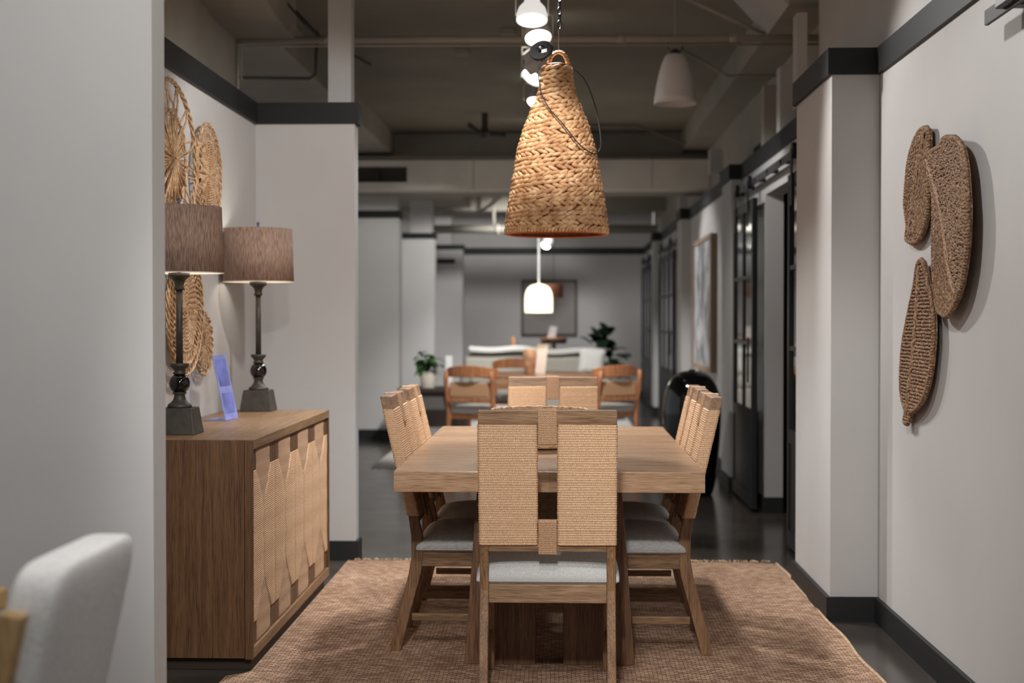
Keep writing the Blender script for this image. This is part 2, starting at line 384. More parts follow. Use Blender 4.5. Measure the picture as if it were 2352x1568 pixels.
band(1, PR + PH + PB[1:], 2.337, WT+.004)
band(2, PN, 2.337, WT+.004)
for k, (xr, y) in enumerate(((-1.735, 15.2), (-1.715, 19.2), (-1.54, 22.3))):
    band(3+k, [(xr, y+.3), (xr, y), (-4.4, y)], 2.372, WT+.004)
    band('hall_left_'+'abc'[k], [(xr, y+.3), (xr, y), (-4.4, y)], 0, .105, name='baseboard_')
band('right', PR + [(RX, 8.05), (RX+.12, 8.05)], 0, .105, name='baseboard_')
band('hall', [(RX+.12, 9.52), (RX, 9.52)] + PH + PB[1:], 0, .105, name='baseboard_')
band('niche', PN, 0, .105, name='baseboard_')
# dark room beyond the opening
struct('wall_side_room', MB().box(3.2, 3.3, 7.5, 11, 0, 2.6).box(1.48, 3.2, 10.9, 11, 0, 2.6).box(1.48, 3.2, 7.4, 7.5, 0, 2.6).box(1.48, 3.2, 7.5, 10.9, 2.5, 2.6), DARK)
# beams, bulkhead, duct
struct('ceiling_beam_right', MB().box(1.26, 4, 7.9, 15.0, 3.03, CZ), CONC)
struct('ceiling_beam_left', MB().box(-4, -1.76, 8.4, 15.0, 3.015, CZ), CONC)
struct('ceiling_beam_cross', MB().box(-5, 3, 15.0, 15.5, 2.62, CZ), CONC)
struct('ceiling_beam_far', MB().box(-5, 3, 20.6, 21.0, 2.85, CZ).box(-5, -1.3, 17.0, 20.6, 2.9, CZ), CONC)
hp = [(-1.9, 2.93), (-1.72, 2.93), (-1.72, CZ), (-1.9, CZ)]
haunch = [(8.3, 2.93), (8.3, CZ), (6.4, CZ), (6.4, 3.2), (6.9, 3.08), (7.35, 2.98), (7.8, 2.935)]
struct('ceiling_haunch_left', MB().prism(haunch, -1.9, -1.55, 'X'), CONC)
struct('ceiling_haunch_right', MB().prism([(1.26, 3.03), (1.26, CZ), (1.05, CZ), (1.16, 3.12)], 7.95, 8.75, 'Y'), WALL)
bulk = thing('air_duct', 'long pale rectangular duct across the hall below the cross beam', 'duct', (0, 14.6, 2.62))
MB().box(-1.58, 1.515, 0, .38, .0, .30).box(-5, -1.58, 0, .38, 0, .075).box(-5, -1.58, 0, .38, .235, .30).box(-5, -1.58, .2, .38, .075, .235).build('duct_body', DUCT, bulk)
MB().box(-5, -1.58, .05, .06, .075, .235).box(-2.22, -2.2, .0, .05, .075, .235).box(-1.9, -1.88, .0, .05, .075, .235).build('grille', plain('grille_dark', (60, 56, 52), .7), bulk)
for sx in (.93, -.9): MB().box(sx, sx+.005, -.002, .0, 0, .3).build('seam', SEAMM, bulk)

# ------------------------------------------------------------------ pipes and conduits
def pipe(label, P, r, mat=PIPEM, name='ceiling_pipe', cat='pipe', extra=None):
    t = thing(name, label, cat, P[0]); o = Vector(P[0])
    MB().tube([Vector(p)-o for p in P], r, 12).build('pipe_run', mat, t, smooth=True)
    if extra:
        for p in extra:
            q = Vector(p)-o
            MB().tube([q-Vector((.025, 0, 0)), q+Vector((.025, 0, 0))], r*1.25, 12).build('coupling', mat, t, smooth=True)
    return t
pipe('thick pale sprinkler pipe crossing the whole picture near the top', [(-1.905, 8.3, 2.925), (1.6, 8.3, 2.917)], .021, extra=[(-1.37, 8.3, 2.924), (.35, 8.3, 2.92), (1.0, 8.3, 2.92)])
pipe('thin conduit running just under the thick sprinkler pipe', [(-1.88, 8.34, 2.70), (-1.88, 8.34, 2.896), (-1.7, 8.34, 2.898), (1.6, 8.34, 2.888)], .007, name='electrical_conduit')
pipe('vertical thin conduit dropping beside the upper left concrete wall', [(-1.885, 8.27, 2.46), (-1.885, 8.27, 2.90)], .008, name='electrical_conduit')
pipe('horizontal conduit behind the left partition trim, ending at the diagonal one', [(-2.2, 9.6, 2.93), (-1.70, 9.6, 2.92), (-1.66, 9.6, 2.95), (-1.65, 9.6, 3.245)], .011, plain('dull_grey_pipe', (92, 86, 78), .8), name='electrical_conduit')
pipe('diagonal dark cable run from the top left junction to the left post', [(-1.62, 7.9, 3.16), (-1.5, 8.8, 3.05), (-1.42, 10.6, 3.19)], .009, plain('dark_cable', (46, 42, 40), .8), name='ceiling_cable', cat='cable')
pipe('second diagonal cable leaving the top left junction at a steeper angle', [(-1.61, 7.9, 3.16), (-1.5, 8.2, 3.02), (-1.46, 8.6, 2.99)], .007, plain('dark_cable_two', (58, 54, 50), .8), name='ceiling_cable', cat='cable')
pipe('pale pipe on the far cross beam above the air duct', [(-5, 14.75, 2.965), (2.8, 14.75, 2.955)], .022)
pipe('short diagonal conduit at upper right running into the beam', [(.75, 8.6, 3.22), (1.24, 8.75, 3.03)], .013, name='electrical_conduit')
pipe('bent conduit right of the white bell lamp shade', [(.72, 8.62, 2.92), (1.08, 9.3, 2.87), (1.515, 9.3, 2.87)], .010, name='electrical_conduit')
pipe('faint conduit on the ceiling behind the woven pendant on the right', [(.3, 14.2, 3.215), (.75, 14.2, 3.21), (1.2, 14.3, 3.06), (1.25, 14.3, 3.05)], .014, plain('tan_pipe', (120, 112, 98), .8), name='electrical_conduit')
pipe('pale pipe hanging in the far bay above the back wall', [(-1.9, 20.2, 2.56), (1.36, 20.2, 2.56)], .06, extra=[(-.9, 20.2, 2.56)])
pipe('thin hanger pipe in the far bay behind the round pipe', [(-.95, 20.2, 2.6), (-.95, 20.2, 3.2)], .02, name='pipe_hanger')
pipe('curved pale conduit in the far bay left of the pendant', [(-1.6, 19.5, 2.75), (-1.15, 19.5, 2.74), (-1.0, 19.5, 2.82), (-.8, 19.5, 2.98), (-.75, 19.5, 3.25)], .025, name='electrical_conduit')
jb = thing('junction_fitting', 'dark cluster of sprinkler fittings on ceiling left of woven pendant', 'fitting', (-.72, 13.5, 3.0))
MB().lathe([(.04, 0), (.06, .05), (.03, .1), (.03, .24)], 12).build('body', BRONZE, jb)
MB().tube([(-.16, 0, .14), (-.05, 0, .05), (.2, 0, .03)], .022, 8).build('arm', BRONZE, jb)
jt = thing('junction_box', 'ceiling junction box with reddish wires at the top left', 'electrical box', (-1.60, 7.9, 3.10))
MB().box(-.05, .04, -.04, .04, 0, .12).build('box', PIPEM, jt, bevel=.006)
MB().tube(smoothpath([(-.03, -.05, .08), (-.01, -.06, -.03), (.02, -.05, .01), (.03, -.04, .1)]), .006, 6).build('wire', plain('red_wire', (120, 60, 52), .6), jt)
for x, y, lab in ((-.71, 10.3, 'small square vent plate on ceiling left of the track lights'), (-.35, 9.6, 'tiny ceiling bracket nearest the track lights')):
    o = MB().box(-.05, .05, -.06, .06, -.04, 0).build('ceiling_bracket', CONC, bevel=.004, loc=(x, y, CZ)); tag(o, lab, 'bracket')

# ------------------------------------------------------------------ track lights
def spot(name, loc, aim, power, cone, col=(1, .982, .958), blend=.5, parent=None, size=.075):
    L = bpy.data.lights.new(name, 'SPOT'); L.energy = power; L.spot_size = math.radians(cone); L.spot_blend = blend
    L.color = col; L.shadow_soft_size = size
    o = bpy.data.objects.new(name, L); C.objects.link(o)
    o.rotation_euler = (Vector(aim)).to_track_quat('-Z', 'Y').to_euler(); o.location = loc
    if parent: o.parent = parent
    return o
for i, (x, y, ax, ay, az, pw, cone, kind, lab) in enumerate(HEADS):
    hz = 2.845
    t = thing('track_spotlight', lab, 'spotlight', (x, y, hz), group='track spotlights over the dining table' )
    d = Vector((ax-x, ay-y, az-hz)).normalized()
    Q = (-d).to_track_quat('Z', 'Y').to_matrix().to_4x4()     # local +z points back, away from the beam
    MB().tube([(0, 0, .10), (0, 0, TRACK_Z-hz)], .009, 8).build('stem', WHITEM, t)
    MB().lathe([(.028, 0), (.028, .03)], 16, (0, 0, TRACK_Z-hz-.04)).build('adapter', WHITEM, t)
    yk = MB()
    for s in (-1, 1): yk.box(s*.082-.003, s*.082+.003, -.006, .006, -.02, .10)
    yk.box(-.085, .085, -.006, .006, .094, .10); yk.build('yoke', WHITEM, t)
    if kind == 'bell': prof = [(.079, -.05), (.079, -.02), (.068, .015), (.04, .05), (.037, .10), (.03, .11)]; fr = .071
    elif kind == 'lamp': prof = [(.055, -.03), (.05, .0), (.03, .04), (.022, .1)]; fr = .05
    else: prof = [(.074, -.035), (.074, .03), (.066, .034), (.04, .05), (.034, .09)]; fr = .068
    h = MB().lathe(prof, 28, M=Q, cap=False).build('housing', GLOWW if kind == 'bell' else WHITEM, t, smooth=True)
    so = h.modifiers.new('solid', 'SOLIDIFY'); so.thickness = .003
    MB().lathe([(.001, -.018), (fr*.7, -.024), (fr, -.02)][::1] if kind != 'lamp' else [(.001, -.065), (.03, -.06), (.052, -.035), (.05, -.02)], 24, M=Q, cap=False).build('lamp_face', LAMPF, t, smooth=True)
    spot('spot_light', d*.075, d, SPOT*pw, cone, parent=t)
tr = tag(MB().box(-.018, .018, 0, 19.2, 0, .03).build('lighting_track', WHITEM, loc=(TRACK_X, .8, TRACK_Z)), 'white ceiling track that carries the spotlights down the hall', 'track')
tw = MB()
for y in (2, 5, 8.2, 11, 14.2, 17): tw.tube([(0, y-2, 0), (0, y-2, CZ-TRACK_Z-.03)], .004, 6)
tw.build('hanger', WHITEM, tr, loc=(0, 1.2, .03))
fh = thing('far_track_spotlight', 'small glowing spotlight beside the white pendant rod far back', 'spotlight', (-.19, 20.45, 2.39))
MB().tube([(0, 0, .04), (0, 0, .85)], .01, 8).build('stem', WHITEM, fh)
MB().lathe([(.075, -.05), (.07, .04), (.04, .08), (.03, .13)], 20, M=Matrix.Rotation(.5, 4, 'Y')).build('housing', WHITEM, fh, smooth=True)
MB().lathe([(.001, -.10), (.04, -.09), (.066, -.052)], 20, M=Matrix.Rotation(.5, 4, 'Y'), cap=False).build('lamp_face', LAMPF, fh, smooth=True)
spot('spot_light', (0, -.1, -.14), (.3, .6, -1), 60, 110, parent=fh)

# ------------------------------------------------------------------ rugs
def rug_jute():
    out = []
    y0, y1 = 3.3, 7.55
    L = [(-1.135, y) for y in np.arange(y1, 5.14, -.12)] + [(-1.145, 5.14), (-1.21, 5.08), (-1.215, 4.7), (-1.21, y0)]
    R = [(1.14 + .006*math.sin(y*9), y) for y in np.arange(y0, y1+.01, .12)]
    T = [(x, y1 + .006*math.sin(x*7)) for x in np.arange(1.0, -1.1, -.15)]
    return L + R + T
rp = [tuple(map(float, p)) for p in rug_jute()]
rg = thing('jute_rug', 'brown braided jute rug under the dining table', 'rug', (0, 0, 0))
MB().prism(rp, .001, .007, 'Z').build('rug_field', RUG, rg)
eb = MB().tube([(1.14 + .006*math.sin(y*9), y, .009) for y in np.arange(3.3, 7.56, .06)], .0075, 6)
eb.build('bound_edge', FRINGE, rg, smooth=True)
fr = MB()
for k in range(150):
    x = -1.1+k*2.22/150; d = rng.uniform(.012, .04); s = rng.normal(0, .012)
    fr.tube([(x, 7.55, .008), (x+s, 7.55+d*.6, .013), (x+s*1.8, 7.55+d, .006)], .004, 4)
o = fr.build('fringe', FRINGE, rg); o['kind'] = 'stuff'
g2 = thing('pale_rug', 'pale grey rug under the far wooden dining set', 'rug', (0, 0, 0))
MB().box(-1.64, .86, 12.3, 19.8, .001, .010).build('rug_field', RUGG, g2)
fr = MB()
for k in range(60):
    x = -1.63+k*2.48/60; fr.tube([(x, 12.3, .007), (x+rng.normal(0, .02), 12.2, .005)], .006, 4)
o = fr.build('fringe', RUGG, g2); o['kind'] = 'stuff'

# ------------------------------------------------------------------ dining table
dt = thing('dining_table', 'thick-topped rectangular oak dining table on slab legs', 'table', (-.042, 6.06, .007))
MB().box(-.55, .55, -1.05, 1.05, .677, .751).build('tabletop', OAK, dt, bevel=.003)
for s in (-1, 1):
    yc = s*.72
    for q in (-1, 1):
        a = .052*q; pts = [(a, 0), (.318*q, 0), (.268*q, .677), (a, .677)]
        MB().prism(pts, yc-.055, yc+.055, 'Y').build('leg', OAKD, dt, bevel=.003)
MB().box(-.05, .05, -.76, .76, .50, .675).build('stretcher', OAKY, dt, bevel=.003)

# ------------------------------------------------------------------ rope-wrapped dining chair (faces +y; y=0 is the rear leg kink)
def lean(z):
    return -.122*max(0., (z-.47))/.527 if z > .47 else 0.
def rope_block(x0, x1, z0, z1, t, pitch, twist, amp=.0009, tw=.0006, yoff=0.0):
    # horizontal cord rows wound round a flat slab, leaning with the back
    w = x1-x0; r = .012
    P = []; N = []
    def arc(cx, cy, a0):
        for k in range(5):
            a = a0+PI/2*k/4; P.append((cx+r*math.cos(a), cy+r*math.sin(a))); N.append((math.cos(a), math.sin(a)))
    arc(x1-r, t/2-r, 0); nx = max(4, int((w-2*r)/(twist/4)))
    for k in range(1, nx): P.append((x1-r-(w-2*r)*k/nx, t/2)); N.append((0, 1))
    arc(x0+r, t/2-r, PI/2); arc(x0+r, -t/2+r, PI)
    for k in range(1, nx): P.append((x0+r+(w-2*r)*k/nx, -t/2)); N.append((0, -1))
    arc(x1-r, -t/2+r, 1.5*PI)
    P = np.array(P); N = np.array(N); n = len(P)
    d = np.concatenate([[0], np.cumsum(np.hypot(*(P[1:]-P[:-1]).T))])
    per = d[-1]+np.hypot(*(P[0]-P[-1])); cyc = round(per/twist)
    rows = int((z1-z0)/pitch); sub = 6
    V = []
    rj = rng.normal(0, .0003, rows+1)
    for j in range(rows*sub+1):
        q = j/sub; z = z0+(z1-z0)*q/rows; fr_ = q-math.floor(q); ri = int(q)
        h = math.sqrt(max(0, 1-(2*fr_-1)**2))
        ph = ri*2.1 if ri % 2 == 0 else ri*2.1+1.0
        ang = 2*PI*(d/per*cyc) + ph + (fr_-.5)*3.0
        disp = amp*(h-1)*2 + tw*h*np.cos(ang) + rj[min(ri, rows)]
        zz = z + .0006*np.sin(d*16+ri*.35)
        X = P[:, 0]+N[:, 0]*disp; Y = P[:, 1]+N[:, 1]*disp + yoff + lean(z)
        V.append(np.stack([X, Y, zz], 1))
    mb = MB().grid(np.concatenate(V), n, rows*sub+1, True)
    mb.f.append(tuple(range(n))); mb.f.append(tuple(range(rows*sub*n, (rows*sub+1)*n)))
    return mb
def rope_chair(label, loc, rz, group):
    t = thing('rope_dining_chair', label, 'chair', loc, rz, group)
    O = [(-.088, 0), (-.045, .17), (-.012, .30), (0, .37), (-.002, .45), (-.0116, .52), (-.1104, .940)]
    I = [(-.0724, .940), (.0264, .52), (.043, .45), (.046, .37), (.036, .30), (.0, .17), (-.044, 0)]
    for s in (-1, 1):
        x = s*.215
        MB().prism(O+I, x-.015, x+.015, 'X').build('leg', OAKZ, t, bevel=.003)
        MB().prism([(.405, 0), (.44, 0), (.448, .345), (.405, .345)], x-.016, x+.016, 'X').build('leg', OAKZ, t, bevel=.003)
    MB().prism([(-.111, .938), (-.068, .938), (-.080, .989), (-.123, .989)], -.23, .23, 'X').build('top_rail', OAKX, t, bevel=.003)
    b = -.006
    MB().prism([(b+.0, .503), (b+.038, .503), (b+.034, .530), (b-.006, .530)], -.2, .2, 'X').build('bottom_rail', OAKX, t, bevel=.002)
    MB().box(-.2, .2, .004, .03, .327, .389).build('apron', OAKX, t, bevel=.002)
    MB().box(-.2, .2, .41, .436, .327, .389).build('apron', OAKX, t, bevel=.002)
    for s in (-1, 1):
        x = s*.215
        MB().box(x-.013, x+.013, .04, .41, .330, .389).build('apron', OAKY, t, bevel=.002)
        MB().box(x-.009, x+.009, -.0, .41, .118, .146).build('stretcher', OAKY, t, bevel=.002)
        x0, x1 = (-.233, -.032) if s < 0 else (.032, .233)
        rope_block(x0, x1, .526, .940, .050, .0082, .0072, yoff=.019).build('rope_panel', CORD, t, smooth=True)
        # centre straps: vertical cords
    for z0, z1 in ((.876, .992), (.496, .610)):
        nu, nv = 145, 60; V = []
        th = .058
        for face in (-1, 1):
            pass
        mb = MB()
        # closed ring of section around a horizontal bar
        m = 176; ring = []
        H = z1-z0
        for k in range(m):
            a = k/m
            per = 2*(H+th); s_ = a*per
            if s_ < H: p = (-th/2, z0+s_, -1, 0)
            elif s_ < H+th: p = (-th/2+(s_-H), z1, 0, 1)
            elif s_ < 2*H+th: p = (th/2, z1-(s_-H-th), 1, 0)
            else: p = (th/2-(s_-2*H-th), z0, 0, -1)
            ring.append(p)
        V = []
        for i in range(nu):
            x = -.031+.062*i/(nu-1); q = i/(nu-1)*13; f_ = q-math.floor(q); h = math.sqrt(max(0, 1-(2*f_-1)**2)); sg = 1 if int(q) % 2 else -1
            for k, (y, z, ny, nz) in enumerate(ring):
                dd = .0016*(h-1) + .0009*math.cos(2*PI*k/m*44 + sg*(f_-.5)*3)
                V.append((x, y+ny*dd+lean(z)+.019, z+nz*dd))
        mb.grid(V, m, nu, True); mb.f.append(tuple(range(m))); mb.f.append(tuple(range((nu-1)*m, nu*m)))
        mb.build('rope_strap', CORDD, t, smooth=True)
    # domed upholstered seat
    V = []; nu, nv = 25, 25
    for j in range(nv):
        for i in range(nu):
            u = math.sin(PI/2*(-1+2*i/(nu-1))); v = math.sin(PI/2*(-1+2*j/(nv-1)))
            ex = (1-abs(u)**7)*(1-abs(v)**7); X = .248*u*(1-.02*abs(v)**4); Y = .232+.214*v
            V.append((X, Y, .402+.050*ex**.45 + .026*(1-u*u)*(1-v*v)))
    mb = MB().grid(V, nu, nv)
    lo = []
    edge = [i for i in range(nu)] + [j*nu+nu-1 for j in range(1, nv)] + [nu*nv-2-i for i in range(nu-1)] + [j*nu for j in range(nv-2, 0, -1)]
    base = [(V[e][0]*.955, .232+(V[e][1]-.232)*.97, .389) for e in edge]; n0 = mb.n
    mb.add(base, []); m = len(edge)
    mb.f += [(edge[k], edge[(k+1) % m], n0+(k+1) % m, n0+k) for k in range(m)]; mb.f.append(tuple(n0+k for k in range(m)))
    cs = mb.build('seat_cushion', FAB, t, smooth=True)
    MB().tube([(V[e][0]*.985, .232+(V[e][1]-.232)*.985, .398) for e in edge], .003, 6, closed=True).build('piping', FAB, cs, smooth=True)
    return t
Zr = .007
G = 'rope-backed dining chairs around the oak table'
ch = rope_chair('rope-wrapped oak dining chair in front, seen from behind at the near table end', (-.044, 4.803, Zr), 0, G)
dup(ch, (-.040, 7.24, Zr), PI, 'rope-wrapped oak dining chair at the far end of the oak table', G)
dup(ch, (-.578, 5.715, Zr), -PI/2, 'nearer rope-wrapped oak chair on the left side of the table, beside sideboard', G)
dup(ch, (-.572, 6.285, Zr), -PI/2, 'farther rope-wrapped oak chair on the left side of the table', G)
dup(ch, (.497, 5.685, Zr), PI/2, 'nearer rope-wrapped oak chair on the right side of the table', G)
dup(ch, (.503, 6.26, Zr), PI/2, 'farther rope-wrapped oak chair on the right side, before the black urn', G)

# woven tray on the table
V = []
tray = thing('woven_basket_tray', 'low round woven basket on the oak table behind the front chair', 'basket', (-.09, 5.97, .762))
mb = MB(); nu, nv = 160, 60
prof = [(.165+.035*k/(nv-1), .002+.148*k/(nv-1)) for k in range(nv)]
for k, (r, z) in enumerate(prof):
    q = k/6; f_ = q % 1; h = math.sqrt(max(0, 1-(2*f_-1)**2))
    for i in range(nu):
        a = 2*PI*i/nu; rr = r+.004*(h-1)+.002*h*math.cos(40*a+int(q)*PI); V.append((rr*math.cos(a), rr*math.sin(a), z))
mb.grid(V, nu, nv, True); mb.f.append(tuple(range(nu)))
mo = mb.build('basket_body', RAT, tray, smooth=True); so = mo.modifiers.new('solid', 'SOLIDIFY'); so.thickness = .006; so.offset = -1
MB().tube([((.2+.0012*math.cos(i*1.3))*math.cos(2*PI*i/120), (.2+.0012*math.cos(i*1.3))*math.sin(2*PI*i/120), .151+.0015*math.sin(i*1.3)) for i in range(120)], .006, 6, closed=True).build('braided_rim', RAT, tray, smooth=True)

# ------------------------------------------------------------------ sideboard
sb = thing('sideboard', 'oak sideboard with cord-wrapped doors against the left niche wall', 'sideboard', (-1.63, 5.17, 0))
Wd, Ln = .50, 1.735
MB().box(.01, Wd-.012, .03, Ln-.09, 0, .05).build('plinth', plain('plinth_dark', (50, 38, 28), .6), sb, bevel=.002)
MB().box(0, Wd-.03, -.001, .02, .05, .8515).box(0, Wd-.03, Ln-.02, Ln, .05, .8145).box(0, .02, .02, Ln-.02, .05, .8145).box(.02, Wd-.045, .02, Ln-.02, .05, .07).build('carcass', CABZ, sb)
MB().box(0, Wd, .0205, Ln, .8145, .852).build('top', CABY, sb, bevel=.0025)
for a_, b_ in ((0, .022), (Ln-.022, Ln)): MB().box(Wd-.0285, Wd, a_-(.001 if a_ == 0 else 0), b_, .045, .8515 if a_ == 0 else .8145).build('stile', CABZ, sb, bevel=.0015)
MB().box(Wd-.03, Wd, .022, Ln-.022, .045, .085).build('bottom_rail', CABY, sb, bevel=.0015)
D0 = .0245; DP = (Ln-2*D0)/4
def wrap_sheet(poly_lo, poly_hi, z0, z1, pitch, base, puff, tilt=0.0):
    # ribbed sheet: between y=lo(z) and y=hi(z); x offset base + puff across + rib
    rows = int((z1-z0)/pitch); sub = 5; nu = 22; V = []
    for j in range(rows*sub+1):
        q = j/sub; z = z0+(z1-z0)*q/rows; f_ = q % 1; h = math.sqrt(max(0, 1-(2*f_-1)**2)); a = poly_lo(z); b = poly_hi(z); ri = int(q)
        jit = .0008*math.sin(ri*12.9898)*1.0
        for i in range(nu):
            u = i/(nu-1); e = (max(0, 1-abs(2*u-1)**6))**.5
            V.append((base+puff*e+.0016*(h-1)*e+jit*e, a+(b-a)*u, z+tilt*(u-.5)*.02))
    return MB().grid(V, nu, rows*sub+1)
def wB(z):
    z = abs(z-.453); lo, hi = .281, .150
    return .0775 if z >= lo else (.0775+(.207-.0775)*(lo-z)/(lo-hi) if z > hi else .207)
for k in range(4):
    y0 = D0+k*DP; y1 = y0+DP
    d = MB().box(Wd-.03, Wd-.010, y0+.001, y1-.001, .088, .812).build('door', CABZ, sb, bevel=.001)
    c = (y0+y1)/2
    wrap_sheet(lambda z: c-.1315, lambda z: c+.1315, .090, .811, .0042, Wd-.0110, .003).build('cord_wrap', CORDD, d, smooth=True)
    for s in (0, 1):
        if s == 0: f1, f2 = (lambda z: y0+.0015), (lambda z: y0+wB(z))
        else: f1, f2 = (lambda z: y1-wB(z)), (lambda z: y1-.0015)
        wrap_sheet(f1, f2, .172, .734, .0078, Wd-.0095, .0050, 0).build('raised_cord_wrap', CORD, d, smooth=True)

# ------------------------------------------------------------------ table lamps
def table_lamp(label, loc, rz):
    t = thing('table_lamp', label, 'lamp', loc, rz, 'pair of bronze table lamps on the sideboard')
    q = [(-.0765, -.0765), (.0765, -.0765), (.0765, .0765), (-.0765, .0765)]
    V = [(x, y, 0) for x, y in q]+[(x*.8, y*.8, .1016) for x, y in q]
    MB().add(V, [(3, 2, 1, 0), (4, 5, 6, 7)]+[(i, (i+1) % 4, 4+(i+1) % 4, 4+i) for i in range(4)]).build('foot', BRONZE, t, bevel=.003)
    MB().lathe([(.046, .1016), (.047, .108), (.043, .115), (.036, .119), (.026, .130), (.021, .145), (.021, .153), (.027, .156), (.027, .160), (.018, .162)], 32).build('pedestal', BRONZE, t, smooth=True)
    MB().lathe([(.012, .156)]+[(.0405*math.sin(a), .194-.0405*math.cos(a)) for a in np.linspace(.35, PI-.35, 20)]+[(.012, .232)], 32).build('glass_ball', GLOSSB, t, smooth=True)
    MB().lathe([(.018, .229), (.026, .232), (.026, .236), (.02, .24), (.024, .25), (.036, .262), (.037, .272), (.012, .273)], 32).build('collar', BRONZE, t, smooth=True)
    MB().lathe([(.0135, .272), (.0125, .42), (.0125, .561)], 24).build('column', BRONZE, t, smooth=True)
    MB().lathe([(.02, .556), (.02, .566), (.017, .572), (.021, .59), (.034, .604), (.041, .607), (.041, .622), (.015, .624)], 32).build('capital', BRONZE, t, smooth=True)
    MB().lathe([(.008, .62), (.008, .70), (.016, .70), (.016, .74), (.003, .745), (.003, .885)], 12).build('socket', BRONZE, t)
    MB().lathe([(.012, .745), (.028, .77), (.03, .79), (.018, .815), (.002, .82)], 16).build('bulb', plain('lamp_bulb', (255, 236, 206), .4, emis=6), t, smooth=True)
    sh = MB().lathe([(.171, .621), (.163, .877)], 64, cap=False).build('lamp_shade', SHADE, t, smooth=True)
    so = sh.modifiers.new('solid', 'SOLIDIFY'); so.thickness = .0015; so.offset = -1
    ln = MB().lathe([(.1675, .6225), (.1600, .8755)], 64, cap=False).build('shade_lining', SHADEIN, sh, smooth=True)
    mb = MB().tube([(.17*math.cos(a), .17*math.sin(a), .622) for a in np.linspace(0, 2*PI, 48, False)], .0022, 6, closed=True)
    for a in (0, 2*PI/3, 4*PI/3): mb.tube([(0, 0, .868), (.162*math.cos(a), .162*math.sin(a), .868)], .002, 5)
    mb.build('shade_ring', SHADEIN, sh)
    MB().lathe([(.004, .87), (.004, .885), (.008, .888), (.004, .893), (.009, .902), (.002, .912)], 12).build('finial', plain('blue_finial', (60, 74, 104), .4, metal=.3), t, smooth=True)
    L = bpy.data.lights.new('bulb_light', 'POINT'); L.energy = 1.5; L.color = (.95, .97, 1); L.shadow_soft_size = .03
    lo = bpy.data.objects.new('bulb_light', L); C.objects.link(lo); lo.location = (0.035, 0.02, .76); lo.parent = t
    return t
l1 = table_lamp('bronze table lamp with brown drum shade nearest the grey pillar', (-1.476, 5.46, .852), 0)
dup(l1, (-1.459, 6.82, .852), 0, 'bronze table lamp with brown drum shade at the far end of sideboard', 'pair of bronze table lamps on the sideboard')
# sign holder leaning in an L-shaped acrylic stand
sg = thing('sign_holder', 'lavender tinted acrylic sign leaning between the two table lamps', 'sign holder', (-1.45, 6.22, .853), math.radians(-8))
Ms = Matrix.Rotation(math.radians(-12), 4, 'Y')
MB().box(-.002, .002, -.075, .075, .0, .29, Ms).build('acrylic_sheet', SIGNM, sg, bevel=.001)
MB().box(.0022, .003, -.06, .06, .15, .27, Ms).box(.0022, .003, -.06, .06, .03, .12, Ms).build('card', SIGNC, sg)
MB().box(-.10, .002, -.075, .075, 0, .003).build('acrylic_foot', SIGNM, sg)

